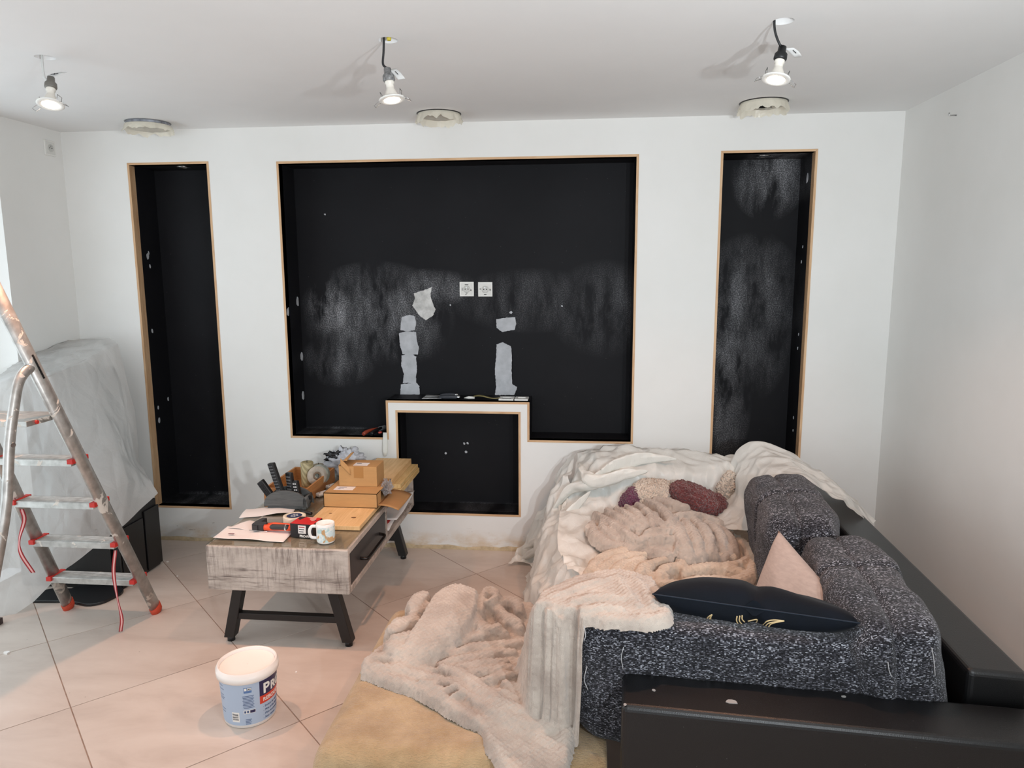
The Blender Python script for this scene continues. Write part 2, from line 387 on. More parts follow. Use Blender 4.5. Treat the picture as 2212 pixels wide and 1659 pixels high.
# floor: grout bed with square tiles laid on the diagonal
g = G(); g.box(XL - .1, XR + .1, YF - .1, .1, -.12, -.002)
floor = struct(obj('floor', g, M_GROUT, base=(0, 0, 0)), 'beige square floor tiles laid diagonally with thin brown joints')
TS, TH, TO = .6559, math.radians(45) - .004, Vector((-2.2587, -.3545))
e1 = Vector((math.cos(TH), math.sin(TH))); e2 = Vector((-math.sin(TH), math.cos(TH)))
def clip(poly, ax, lim, sign):
    out = []
    for i in range(len(poly)):
        a, b = poly[i], poly[(i + 1) % len(poly)]; da, db = sign * (a[ax] - lim), sign * (b[ax] - lim)
        if da <= 0: out.append(a)
        if da * db < 0: out.append(a + (b - a) * (da / (da - db)))
    return out
hs = TS / 2 - .0023
full = None
for i in range(-14, 14):
    for j in range(-14, 14):
        c = TO + e1 * ((i + .5) * TS) + e2 * ((j + .5) * TS)
        if c.x < XL - .5 or c.x > XR + .5 or c.y < YF - .5 or c.y > .5: continue
        sq = [c + e1 * a * hs + e2 * b * hs for a, b in ((-1, -1), (1, -1), (1, 1), (-1, 1))]
        pl = sq
        for ax, lim, sg in ((0, XL + .002, -1), (0, XR - .002, 1), (1, YF + .002, -1), (1, -.002, 1)): pl = clip(pl, ax, lim, sg)
        if len(pl) < 3: continue
        whole = len(pl) == 4 and all((a - b).length < 1e-6 for a, b in zip(pl, sq))
        if whole and full:
            o = bpy.data.objects.new('tile', full); COL.objects.link(o); o.parent = floor; o.location = (c.x, c.y, 0); continue
        o = obj('tile', G().prism([(p.x, p.y) for p in pl], -.006, 0), M_TILE, floor)
        if whole:
            for v in o.data.vertices: v.co.x -= c.x; v.co.y -= c.y
            o.location = (c.x, c.y, 0); full = o.data

# back wall with four niches
L0, L1, C0, C1, S0, S1, K0, K1, R0, R1 = -4.357, -3.8547, -3.4463, -1.3809, -2.8467, -1.9851, -2.7895, -2.0377, -.9415, -.4338
ZT, ZB, CT, CB, SZ, KT, KB = 2.3167, .2116, 2.3079, .6783, .9176, .859, .2145
S0b, S1b, SZb = S0, S1, SZ
S0, S1, SZ = S0 + .0128, S1 - .0128, SZ - .0128
xs = sorted([XL, L0, L1, C0, C1, S0, S1, K0, K1, R0, R1, XR]); zs = sorted([0, ZT, ZB, CT, CB, SZ, KT, KB, H])
def solid(x, z):
    if L0 < x < L1 and ZB < z < ZT: return False
    if R0 < x < R1 and ZB < z < ZT: return False
    if C0 < x < C1 and CB < z < CT and not (S0 < x < S1 and z < SZ): return False
    if K0 < x < K1 and KB < z < KT: return False
    return True
g = G()
for a, b in zip(xs, xs[1:]):
    for c, d in zip(zs, zs[1:]):
        if solid((a + b) / 2, (c + d) / 2): g.add([(a, 0, c), (b, 0, c), (b, 0, d), (a, 0, d)], [(0, 1, 2, 3)])
wall_back = struct(obj('wall_back', g, M_WALLB, base=(0, 0, 0), weld=True), 'white plastered wall with four black recessed niches')
def niche(poly, depth, mat):
    """recess lined in black: poly (x, z), outline anticlockwise seen from the room"""
    g = G(); n = len(poly)
    g.add([(x, 0, z) for x, z in poly] + [(x, depth, z) for x, z in poly], [(i, (i + 1) % n, n + (i + 1) % n, n + i) for i in range(n)] + [tuple(range(n, 2 * n))])
    return obj('niche_lining', g, mat, wall_back)
TW = .0128
def inset(r): return r
nl = niche([(L0 + TW, ZB + TW), (L1 - TW, ZB + TW), (L1 - TW, ZT - TW), (L0 + TW, ZT - TW)], .25, M_NL); nl['label'] = 'tall narrow black niche lining on the left'
nc = niche([(C0 + TW, CB + TW), (S0b, CB + TW), (S0b, SZb), (S1b, SZb), (S1b, CB + TW), (C1 - TW, CB + TW), (C1 - TW, CT - TW), (C0 + TW, CT - TW)], .22, M_NB); nc['label'] = 'wide black television niche lining with white dust smudges'
nk = niche([(K0 + TW, KB + TW), (K1 - TW, KB + TW), (K1 - TW, KT - TW), (K0 + TW, KT - TW)], .2, M_NK); nk['label'] = 'low black niche lining under the shelf'
nr = niche([(R0 + TW, ZB + TW), (R1 - TW, ZB + TW), (R1 - TW, ZT - TW), (R0 + TW, ZT - TW)], .26, M_NR); nr['label'] = 'tall narrow black niche lining, streaked with dust'
def edging(n, poly, label):
    """oak strips lining the edge of a niche; poly (x, z) anticlockwise, strips on the inner side"""
    r = root('trim_%d' % n); struct(r, label); m = len(poly)
    for i in range(m):
        p0, p, q, q0 = [Vector((*poly[(i + k) % m],)) for k in (-1, 0, 1, 2)]
        def off(a, b, c):
            d1, d2 = (b - a).normalized(), (c - b).normalized(); n1, n2 = Vector((-d1.y, d1.x)), Vector((-d2.y, d2.x))
            return b + (n1 + n2) * TW
        a, b = off(p0, p, q), off(p, q, q0); eps = (q - p).normalized() * .0004
        pts = [p + eps, q - eps, b - eps, a + eps]
        g = G(); g.prism([(v.x, v.y) for v in pts], .002, -.05, Matrix(((1, 0, 0, 0), (0, 0, -1, 0), (0, 1, 0, 0), (0, 0, 0, 1))))
        obj('strip', g, M_OAKX if abs((q - p).x) > abs((q - p).y) else M_OAKZ, r)
edging(1, [(L0, ZB), (L1, ZB), (L1, ZT), (L0, ZT)], 'oak edging strips around the tall left niche')
edging(2, [(C0, CB), (S0, CB), (S0, SZ), (S1, SZ), (S1, CB), (C1, CB), (C1, CT), (C0, CT)], 'oak edging strips around the wide television niche')
edging(3, [(K0, KB), (K1, KB), (K1, KT), (K0, KT)], 'oak edging strips around the low niche')
edging(4, [(R0, ZB), (R1, ZB), (R1, ZT), (R0, ZT)], 'oak edging strips around the tall right niche')
# rough strip left at the foot of the wall where the skirting was pulled off
g = G(); n = 90; rows = []
for i in range(n + 1):
    x = XL + (XR - XL) * i / n; h = .022 + .016 * noise.noise((x * 7, 1, 0)) + .006 * noise.noise((x * 31, 4, 0)); d = .006 + .004 * noise.noise((x * 15, 9, 0))
    rows.append([(x, -.001, h), (x, -d, h * .8), (x, -d - .004, 0)])
g.grid(rows)
struct(obj('baseboard_back', g, pm('old_plaster', (206, 186, 152), .9, var=.2, vscale=24, bump=.4, bscale=50), base=(0, 0, 0)), 'ragged strip of old plaster where the skirting board was removed')

def patch(px, y, mat, name, t=.003, z=None, parent=wall_back, rag=1.2):
    P = [at(a, b, y=y) for a, b in px]; P = [Vector((p.x, p.z)) for p in P]; Q = []
    for i in range(len(P)):
        a, b = P[i], P[(i + 1) % len(P)]; m = max(2, int((b - a).length / .008))
        for k in range(m):
            q = a + (b - a) * (k / m); w = Vector((noise.noise((q.x * 90, q.y * 90, 3)), noise.noise((q.x * 90, q.y * 90, 8)))) * .003 * rag; Q.append(q + w)
    g = G(); g.prism([(v.x, v.y) for v in Q], -y + t, -y - .001, Matrix(((1, 0, 0, 0), (0, 0, -1, 0), (0, 1, 0, 0), (0, 0, 0, 1))))
    return obj(name, g, mat, parent)
YN = .22
for k, pl in enumerate(([(866, 700), (868, 685), (884, 680), (896, 683), (899, 700), (896, 713), (880, 716), (865, 713)],
    [(862, 720), (876, 716), (899, 717), (900, 732), (905, 752), (902, 766), (870, 765), (864, 745)],
    [(868, 768), (886, 762), (899, 770), (901, 798), (899, 812), (899, 827), (870, 827), (873, 808), (867, 790)],
    [(866, 830), (900, 826), (906, 834), (907, 852), (865, 852)],
    [(1072, 690), (1094, 686), (1113, 685), (1115, 700), (1112, 712), (1085, 717), (1073, 708)],
    [(1073, 744), (1086, 739), (1104, 748), (1106, 770), (1105, 800), (1107, 830), (1117, 836), (1111, 853), (1069, 853), (1072, 835), (1069, 800), (1072, 770)])):
    patch(pl, YN, M_FILLER, 'filler_patch', .002 + .0007 * k)
M_TORN = pm('torn_wallpaper', (214, 213, 210), .8, var=.22, vscale=22, bump=.6, bscale=30, bdist=.01)
tp = patch([(894, 634), (905, 630), (916, 627), (933, 620), (930, 640), (936, 658), (941, 668), (935, 682), (920, 692), (905, 680), (898, 670), (891, 660), (897, 645)], YN, M_TORN, 'torn_paper_patch', .004)
for a, b, r in ((762, 381, 3), (1241, 373, 3), (702, 463, 2), (1104, 675, 3.5), (995, 636, 2), (973, 659, 2), (1003, 958, 2.5), (1010, 957, 2.5), (1007, 976, 3), (963, 979, 2.5), (1214, 661, 2)):
    yy = YN if b < 900 else .2
    patch([(a + r * math.cos(t), b + r * math.sin(t)) for t in (0, 1, 2, 3, 4, 5)], yy, M_DARK if b < 400 else M_FILLER, 'screw_hole' if b < 400 else 'filler_dab', .002)
# dabs of filler on the side cheeks of the niches
def dab(side_x, sgn, pts, r, parent=wall_back):
    for a, b in pts:
        p = at(a, b, x=side_x + sgn * .001); g = G(); P = []
        for k in range(7):
            t = k * 2 * math.pi / 7; q = r * (.7 + .5 * random.random()); P.append((p.y + math.cos(t) * q * .55, p.z + math.sin(t) * q))
        g.prism(P, 0, .0025 * sgn, Matrix(((0, 0, 1, side_x), (1, 0, 0, 0), (0, 1, 0, 0), (0, 0, 0, 1)))); obj('filler_dab', g, M_FILLER, parent)
dab(L0 + TW, 1, [(321, 547), (324, 575), (329, 715), (363, 862), (342, 881)], .014); dab(L0 + TW, 1, [(344, 908), (319, 553)], .02)
dab(C0 + TW, 1, [(622, 674), (643, 652), (652, 770), (655, 855)], .03); dab(R1 - TW, -1, [(1744, 385)], .03); dab(R1 - TW, -1, [(1734, 533), (1731, 566), (1725, 722), (1723, 752), (1714, 902), (1713, 930)], .009)

# side walls, the left one ending at a glazed opening
g = G(); WY = -.505
g.add([(XL, 0, 0), (XL, 0, H), (XL, WY, H), (XL, WY, 0)], [(0, 1, 2, 3)])                     # pier beside the window
g.add([(XL, WY, 2.32), (XL, WY, H), (XL, -3.4, H), (XL, -3.4, 2.32)], [(0, 1, 2, 3)])            # lintel
g.add([(XL, -3.4, 0), (XL, -3.4, H), (XL, YF, H), (XL, YF, 0)], [(0, 1, 2, 3)])
for a, b in ((WY, WY), (-3.4, -3.4)): g.add([(XL, a, 0), (XL, a, 2.32), (XL - .24, a, 2.32), (XL - .24, a, 0)], [(0, 1, 2, 3)])
g.add([(XL, WY, 2.32), (XL, -3.4, 2.32), (XL - .24, -3.4, 2.32), (XL - .24, WY, 2.32)], [(0, 1, 2, 3)])
struct(obj('wall_left', g, M_WALL, base=(XL, 0, 0)), 'white left wall ending at a bright window reveal')
win = root('window_1'); win.location = (XL - .24, -1.95, 0); struct(win, 'tall glazed opening in the left wall')
for a, b in ((WY, WY - .06), (-1.92, -1.98), (-3.34, -3.4)): obj('window_frame', G().box(XL - .27, XL - .21, b, a, .0, 2.32), M_WHITE, win)
for a, b in ((-1.92, WY - .06), (-3.34, -1.98)): obj('pane', G().box(XL - .243, XL - .237, a, b, .0, 2.32), M_GLASS, win)
g = G(); g.add([(0, 0, 0), (0, 0, H), (0, YF, H), (0, YF, 0)], [(0, 1, 2, 3)])
wr = struct(obj('wall_right', g, M_WALL, base=(0, 0, 0)), 'plain white right wall with a few scuffs')
g = G()
for (a, b, c, d) in ((XL, -4.4, 0, H), (-.8, XR, 0, H), (-4.4, -.8, 2.3, H)): g.add([(a, YF, c), (b, YF, c), (b, YF, d), (a, YF, d)], [(0, 1, 2, 3)])
struct(obj('wall_front', g, M_WALL, base=(0, YF, 0)), 'white wall behind the camera with a wide glazed opening')
# ceiling slab with blind holes for the light fittings
g = G(); g.box(XL - .1, XR + .1, YF - .1, .3, H, H + .16)
ceiling = obj('ceiling', g, M_CEIL, base=(0, 0, H)); struct(ceiling, 'smooth white ceiling with cut-out holes for lamps and speakers')
LH = [(-3.754, -1.396), (-2.387, -1.451), (-1.021, -1.497)]
SP = [(-4.085, -.2), (-2.446, -.225), (-.795, -.29)]
g = G()
for x, y in LH: g.lathe([(.036, H - .02), (.036, H + .1)], Matrix.Translation((x, y, 0)), 24)
for x, y in SP: g.lathe([(.112, H - .02), (.112, H + .12)], Matrix.Translation((x, y, 0)), 32)
cut = obj('hole_cutter', g, M_CEIL, base=(0, 0, 0))
b = ceiling.modifiers.new('holes', 'BOOLEAN'); b.object = cut; b.operation = 'DIFFERENCE'; b.solver = 'EXACT'
dg = bpy.context.evaluated_depsgraph_get(); me = bpy.data.meshes.new_from_object(ceiling.evaluated_get(dg)); ceiling.modifiers.clear(); ceiling.data = me
bpy.data.objects.remove(cut)
for x, y in LH: obj('hole_dark_cap', G().lathe([(.034, H + .05), (.034, H + .052)], Matrix.Translation((x, y, 0)), 24), M_DARK, ceiling)  # near-black discs cap the blind holes, their colour standing in for unlit depth
for x, y in SP: obj('hole_dark_cap', G().lathe([(.11, H + .06), (.11, H + .062)], Matrix.Translation((x, y, 0)), 32), M_DARK, ceiling)
# hook on the right wall
p = at(2066, 249, x=0); g = G(); g.tube([(0, p.y, p.z), (-.03, p.y, p.z), (-.032, p.y, p.z + .012)], .003, 8)
tag(obj('wall_hook', g, M_CHROME), 'small metal hook high on the white right wall', 'hook')

# ------------------------------------------------------------------ sockets
def socket(c, ux, nrm, size, label, twin_marks):
    """flat wall socket; ux: direction along the wall, nrm: out of the wall"""
    m = Matrix.Identity(4); ux = Vector(ux); nrm = Vector(nrm); uz = Vector((0, 0, 1))
    for i in range(3): m[i][0], m[i][1], m[i][2], m[i][3] = ux[i], uz[i], nrm[i], c[i]
    t = thing('wall_socket', c, label, 'socket')
    h = size / 2
    obj('socket_frame', G().box(-h, h, -h, h, 0, .008, m), M_WHITE, t, bevel=.002)
    obj('socket_plate', G().box(-h * .78, h * .78, -h * .78, h * .78, .008, .0105, m), pm('socket_white', (214, 213, 208), .45), t, bevel=.001)
    obj('socket_well', G().lathe([(h * .5, .0105), (h * .5, .0125), (h * .42, .0125), (h * .42, .0108)], m, 28), pm('socket_ring', (196, 195, 190), .45), t)
    for a in (-.2, .2): obj('pin_hole', G().lathe([(h * .08, .011), (h * .08, .0118)], m @ Matrix.Translation((a * h, 0, 0)), 10), M_DARK, t)
    obj('earth_pin', G().lathe([(h * .07, .011), (h * .07, .02)], m @ Matrix.Translation((0, h * .24, 0)), 10), M_CHROME, t)
    if twin_marks:
        for a, b, w, q in twin_marks: obj('paint_spot', G().box(a * h - w * h, a * h + w * h, b * h - q * h, b * h + q * h, .0105, .0118, m), M_DARK, t)
p = at(1008.5, 624.5, y=.22); socket((p.x, .22, p.z), (1, 0, 0), (0, -1, 0), .087, 'left white wall socket in the black television niche', [(.6, -.15, .05, .1), (0, .62, .25, .04), (0, -.55, .12, .03), (-.1, -.75, .07, .05), (-.62, 0, .03, .2)])
p = at(1048.5, 625, y=.22); socket((p.x, .22, p.z), (1, 0, 0), (0, -1, 0), .087, 'right white wall socket in the black television niche', [(-.7, .05, .04, .1), (0, -.7, .18, .05), (.68, -.05, .06, .12)])
p = at(106, 320, x=XL); socket((XL, p.y, p.z), (0, 1, 0), (1, 0, 0), .085, 'white wall socket high on the left wall near the ceiling', None)

# ------------------------------------------------------------------ niche downlights
for (x, y, lab) in ((-4.06, .09, 'small recessed downlight in the top of the left niche'), (-.69, .12, 'small recessed downlight in the top of the right niche')):
    t = thing('niche_downlight', (x, y, ZT - .02), lab, 'downlight'); m = Matrix.Translation((x, y, ZT - TW))
    obj('trim_ring', G().lathe([(.04, 0), (.042, -.004), (.034, -.008), (.028, -.004), (.028, 0)], m), M_CHROME, t)
    obj('lens', G().lathe([(.027, -.001), (.027, -.004)], m), M_GREYPL, t)

# ------------------------------------------------------------------ hanging spotlights
M_LENS = pm('lit_lens', (255, 240, 220), .3, emit=((1, .86, .72), 14))
M_CER = pm('white_ceramic', (226, 220, 210), .35); M_FLEX = pm('black_flex', (30, 30, 32), .5)
def spotlight(hole, cable, lens, axis, label, flexmat, sockmat, tagside, xmark, power, cone, beam=None):
    """hole: ceiling point, cable: way points, lens: centre of the lit face, axis: direction the face looks"""
    ax = Vector(axis).normalized(); L = Vector(lens); m = frame(L, -ax)
    t = thing('hanging_spotlight', (hole[0], hole[1], L.z - .01), label, 'spotlight', 'spotlights hanging from ceiling holes')
    top = L - ax * .115
    obj('cable', G().tube(path([(hole[0], hole[1], H + .06)] + cable + [top], 20), .0042, 8), flexmat, t)
    obj('lamp_holder', G().lathe([(.006, .118), (.013, .114), (.014, .096), (.021, .088), (.022, .072), (.018, .066)], m, 20), sockmat, t)
    obj('bulb_base', G().lathe([(.017, .072), (.017, .058), (.014, .056), (.014, .04), (.016, .036)], m, 20), M_CER, t)
    obj('reflector', G().lathe([(.014, .042), (.019, .03), (.027, .014), (.031, .004), (.031, .001)], m, 24, close=False), M_CER, t)
    obj('ring', G().lathe([(.031, .006), (.047, .0035), (.048, .001), (.045, -.0015), (.0305, -.0015), (.0295, .003), (.031, .006)], m, 32, close=False), M_WHITE, t)
    obj('lens', G().lathe([(.029, .002), (.027, -.001), (.014, -.0035), (.002, -.004)], m, 24), M_LENS, t)
    for s in (1, -1):
        obj('spring_clip', G().tube([m @ Vector((s * .034, -.012, .002)), m @ Vector((s * .037, -.012, .03)), m @ Vector((s * .037, .012, .03)), m @ Vector((s * .034, .012, .002))], .0015, 6), M_CHROME, t)
        obj('spring_arm', G().tube([m @ Vector((s * .04, -.01, .004)), m @ Vector((s * .066, -.012, -.012)), m @ Vector((s * .066, .012, -.012)), m @ Vector((s * .04, .01, .004))], .0012, 6), M_CHROME, t)
    # rating tag on the flex
    q = Vector(cable[-1]); u = Vector((tagside, 0, .1)).normalized(); dn = (top - q).normalized()
    tg = obj('cable_tag', G().slab(net([[q + dn * (.03 + .0) + u * a * .028 for a in (0, .5, 1)], [q + dn * .055 + u * a * .03 + Vector((0, -.004 * a, 0)) for a in (0, .5, 1)], [q + dn * .085 + u * a * .026 for a in (0, .5, 1)]], 5, 5), .0008), pm('tag_paper', (208, 208, 206), .6), t)
    c = q + dn * .055 + u * .016 + Vector((0, -.006, 0))
    for k in (1, -1) if xmark else (0,):
        obj('tag_mark', G().tube([c + dn * .008 + u * .007 * k, c - dn * .008 - u * .007 * k], .0013, 5), M_INK, tg)
    d = bpy.data.lights.new('spotlight_beam', 'SPOT'); d.energy = SPOT_POWER * power; d.color = SPOT_COLOR; d.spot_size = math.radians(cone); d.spot_blend = .8; d.shadow_soft_size = .024
    o = bpy.data.objects.new('spotlight_beam', d); COL.objects.link(o); o.location = L + ax * .012 - wloc(t); o.rotation_euler = (Vector(beam) if beam else ax).to_track_quat('-Z', 'Y').to_euler(); o.parent = t; return t
spotlight((-3.764, -1.396), [(-3.767, -1.396, 2.46), (-3.758, -1.40, 2.42)], at(109, 226, y=-1.43), (.12, -.32, -1), 'hanging spotlight nearest the left wall, on a pale cable with a tag', pm('pale_flex', (205, 205, 202), .5), pm('patched_holder', (110, 106, 100), .45), -1, True, 1.6, 112, (.32, -.3, -1))
mid_lamp = spotlight((-2.4, -1.451), [(-2.404, -1.451, 2.47), (-2.408, -1.452, 2.42)], at(847, 216, y=-1.47), (.16, -.12, -1), 'middle of the three hanging spotlights, above the television niche', M_FLEX, pm('mottled_holder', (150, 150, 150), .35, var=.7, vscale=60), 1, False, 1.25, 104, (.12, -.12, -1))
spotlight((-1.05, -1.497), [(-1.048, -1.497, 2.48), (-1.03, -1.497, 2.43)], at(1676, 172, y=-1.51), (-.2, -.2, -1), 'hanging spotlight nearest the right wall, with a black holder', M_FLEX, M_BLKPL, 1, False, 1.05, 122, (-.05, .05, -1))

obj('wire_connector', G().lathe([(.007, H - .004), (.009, H + .004), (.007, H + .014)], TR((-2.381, -1.46, 0)), 12), pm('yellow_connector', (196, 180, 60), .5), mid_lamp)
# ------------------------------------------------------------------ speaker cut-outs masked with film
def cover(c, label, drop, seed, band, torn=False):
    t = thing('ceiling_cutout', (c[0], c[1], H - .05), label, 'ceiling opening', 'film-masked openings in the ceiling'); x, y = c
    obj('rim', G().lathe([(.112, H + .03), (.118, H - .002), (.112, H - .004), (.108, H + .03)], Matrix.Translation((x, y, 0)), 40, close=False), M_GREYPL if band else M_BLKPL, t)
    A = []; n = 72
    for r in range(7):
        row = []
        for k in range(n + 1):
            a = 2 * math.pi * k / n; f = r / 6
            e = drop * (1 + .55 * noise.noise((math.cos(a) * 2.2, math.sin(a) * 2.2, seed)) + .35 * noise.noise((math.cos(a) * 6, math.sin(a) * 6, seed + 3)))
            rad = .112 + .012 * f + .01 * f * noise.noise((math.cos(a) * 5, math.sin(a) * 5, seed + 7 + f))
            row.append((x + rad * math.cos(a), y + rad * math.sin(a), H - .003 - f * e))
        A.append(row)
    if band:
        B = [[(p[0], p[1], H + .001 - .5 * k * drop) for p in A[0]] for k in (0, 1)]
        obj('foil_band', G().grid(B), pm('brushed_foil', (168, 172, 182), .35, .6, var=.4, vscale=30, stretch=(1, 1, .1)), t)
        A = [[(p[0] + (p[0] - x) * .06, p[1] + (p[1] - y) * .06, p[2] - .45 * drop) for p in r] for r in A]
    obj('film_skirt', G().grid(A), M_FILMY, t)
    zb = H - .012 - (.02 if band else 0); B = []
    for r in range(9):
        row = []
        for k in range(n + 1):
            a = 2 * math.pi * k / n; q = .114 * r / 8
            row.append((x + q * math.cos(a), y + q * math.sin(a), zb - drop * .35 * (1 - (r / 8) ** 2) * (1 + .8 * noise.noise((math.cos(a) * r * .5, math.sin(a) * r * .5, seed + 20)))))
        B.append(row)
    g = G().grid(B)
    if torn:
        keep = [f for f in g.f if not (abs(np.mean([g.v[i][0] for i in f]) - x + .01) < .055 - .9 * abs(np.mean([g.v[i][1] for i in f]) - y + .02))]; g.f = keep; g.sm = g.sm[:len(keep)]
    obj('film_sheet', g, M_FILMY, t)
cover(SP[0], 'round ceiling opening near the left niche with foil band and film', .032, 1.0, True)
cover(SP[1], 'round ceiling opening above the television niche masked with yellowed film', .04, 5.0, False)
cover(SP[2], 'round ceiling opening near the right niche with torn film', .044, 9.0, False, True)

# ------------------------------------------------------------------ scrapers and pliers left in the niche
def scraper(px, pz, length, rot, label, hmat, bw, bladecol, y):
    p = at(*px, z=pz); x, yy = p.x, y; t = thing('paint_scraper', (x, yy, pz), label, 'scraper', 'scrapers on the niche shelf'); m = TR((x, yy, pz), rot)
    hl = length * .55
    obj('handle', G().tube([m @ Vector((length - hl, 0, .011)), m @ Vector((length - hl * .8, 0, .013)), m @ Vector((length - hl * .4, 0, .014)), m @ Vector((length - .004, 0, .013)), m @ Vector((length, 0, .013))], [.006, .011, .013, .012, .008], 12), hmat, t)
    obj('ferrule', G().cyl(m @ Vector((length - .018, 0, .013)), m @ Vector((length + .002, 0, .013)), .0128), M_CHROME, t)
    obj('blade', G().prism([(0, -bw), (.015, -bw), (length - hl, -.008), (length - hl + .02, -.006), (length - hl + .02, .006), (length - hl, .008), (.015, bw), (0, bw)], .006, .0085, m), bladecol, t)
M_STEEL = pm('smeared_steel', (190, 190, 190), .5, .4, var=.3, vscale=40)
SZ = SZb + .0005; CB = CB + TW
scraper((911, 864), SZ, .225, .02, 'paint scraper with smeared blade and charcoal handle, front of the pair on the shelf', M_GREYPL if False else pm('charcoal_handle', (52, 54, 60), .5), .03, M_STEEL, .06)
scraper((925, 853), SZ, .2, .05, 'paint scraper with charcoal handle, behind its twin on the shelf', MATS['charcoal_handle'], .028, M_STEEL, .13)
p = at(1003, 861, z=SZ); t = thing('putty_knife', (p.x, .08, SZ), 'putty knife with olive wavy handle on the niche shelf', 'putty knife'); m = TR((p.x, .08, SZ))
obj('tip', G().tube([m @ Vector((0, 0, .006)), m @ Vector((.03, 0, .009)), m @ Vector((.065, 0, .008))], [.002, .009, .007], 10), M_WHITE, t)
obj('handle', G().slab(net([[m @ Vector((.06 + .16 * i / 6, s * (.012 + .004 * math.sin(i)), .006 + .008 * math.sin(i * .9 + .5) + .006)) for i in range(7)] for s in (-1, 0, 1)], 24, 6), .004), pm('olive_handle', (142, 130, 84), .55, var=.15), t)
for i, (a, b, lab) in enumerate(((1078, 1112, 'white square switch plate lying on the niche shelf, beside the olive handle'), (1112, 1143, 'white square switch plate lying at the right end of the niche shelf'))):
    p0, p1 = at(a, 862, z=SZ), at(b, 862, z=SZ); x0, x1 = p0.x + .003, p1.x - .003; t = thing('switch_plate', ((x0 + x1) / 2, .09, SZ), lab, 'switch plate', 'loose plates on the niche shelf')
    g = G(); w = .016
    for q in ((x0, x1, .04, .04 + w), (x0, x1, .13 - w, .13), (x0, x0 + w, .04 + w, .13 - w), (x1 - w, x1, .04 + w, .13 - w)): g.box(*q, SZ, SZ + .01)
    obj('plate', g, M_WHITE, t, bevel=.001); obj('insert', G().box(x0 + w, x1 - w, .04 + w, .13 - w, SZ, SZ + .004), M_GREYPL if i == 0 else M_WHITE, t)
p = at(790, 941, z=CB); t = thing('pliers', (p.x, .06, CB), 'pair of pliers with red and black handles on the niche floor', 'pliers'); z0 = CB + .012
obj('handle', G().tube(path([(p.x - .01, .02, z0), (p.x + .01, .06, z0 + .012), (p.x + .055, .13, z0 + .014)], 8), [.01, .012, .012, .011, .01, .01, .009, .008], 10), pm('red_grip', (150, 62, 40), .5), t)
obj('handle', G().tube(path([(p.x + .04, .02, z0), (p.x + .05, .06, z0 + .012), (p.x + .075, .12, z0 + .02)], 8), [.01, .012, .012, .011, .01, .01, .009, .008], 10), M_BLKPL, t)
obj('jaws', G().tube([(p.x + .06, .12, z0 + .012), (p.x + .085, .16, z0 + .014), (p.x + .1, .19, z0 + .01)], [.014, .015, .004], 10), M_GREYPL, t)
obj('pivot_bolt', G().lathe([(.012, 0), (.013, .006), (.008, .01)], TR((p.x + .085, .06, z0)), 14), pm('red_knob', (196, 82, 70), .5), t)

# ------------------------------------------------------------------ coffee table
TX0, TX1, TY0, TY1, TZ0, TZ1 = -3.335, -2.685, -1.25, -.02, .275, .488
def whitewash():
    t = NT('whitewashed_wood'); t.set(Roughness=.6)
    base = t.ramp(t.noise(5, 5, .65, t.coord((1, 1, 2.5))), [(.3, (150, 138, 128)), (.55, (186, 174, 164))])
    scr = t.math('MULTIPLY', t.ramp(t.noise(16, 5, .7, t.coord((5, 5, .5))), [(.48, 0.), (.66, 1.)]), t.ramp(t.noise(3, 3), [(.36, 0.), (.56, 1.)]))
    scr2 = t.math('MULTIPLY', t.ramp(t.noise(14, 5, .7, t.coord((.4, .4, 5))), [(.5, 0.), (.66, 1.)]), t.ramp(t.noise(4, 3, .5, t.coord((1, 1, 3))), [(.42, 0.), (.6, 1.)]))
    c = t.mix(t.math('MULTIPLY', scr, .75), base, (88, 74, 68)); c = t.mix(t.math('MULTIPLY', scr2, .85), c, (74, 60, 55)); t.col(c); t.bump(t.noise(70, 3, .6, t.coord((.3, 1, 1))), .12, .002); return t.m
M_WASH = whitewash(); M_TOPW = oak('table_top_wood', (134, 116, 100), (168, 150, 130), (2, .25, 1), .5, 14); M_DRAW = pm('charcoal_drawer', (46, 42, 42), .45, var=.25, vscale=8)
tb = thing('coffee_table', ((TX0 + TX1) / 2, (TY0 + TY1) / 2, 0), 'whitewashed wooden coffee table with black splayed legs and glass top', 'table')
th = .028
obj('end_panel', G().box(TX0, TX1, TY0, TY0 + th, TZ0, TZ1 - .006), M_WASH, tb, bevel=.006)
obj('end_panel', G().box(TX0, TX1, TY1 - th, TY1, TZ0, TZ1 - .006), M_WASH, tb, bevel=.006)
obj('bottom_board', G().box(TX0 + .001, TX1 - .001, TY0 + th, TY1 - th, TZ0, TZ0 + th), M_WASH, tb, bevel=.003)
obj('top_board', G().box(TX0 + .001, TX1 - .001, TY0 + th, TY1 - th, TZ1 - .034, TZ1 - .006), [M_WASH], tb, bevel=.003)
obj('table_top', G().box(TX0 + .012, TX1 - .012, TY0 + .012, TY1 - .012, TZ1 - .0058, TZ1 - .0045), M_TOPW, tb)
obj('glass_top', G().box(TX0 + .004, TX1 - .004, TY0 + .004, TY1 - .004, TZ1 - .004, TZ1 + .001), M_GLASS, tb, bevel=.001)
obj('divider', G().box(TX0 + .02, TX1 - .002, -.64, -.615, TZ0 + th, TZ1 - .034), M_WASH, tb)
obj('side_panel', G().box(TX0 + .002, TX0 + .02, TY0 + th, TY1 - th, TZ0 + th, TZ1 - .034), M_WASH, tb)
dr = obj('drawer', G().box(TX1 - .35, TX1 - .004, TY0 + th + .004, -.645, TZ0 + th + .003, TZ1 - .037), M_DRAW, tb, bevel=.002)
hz = .37
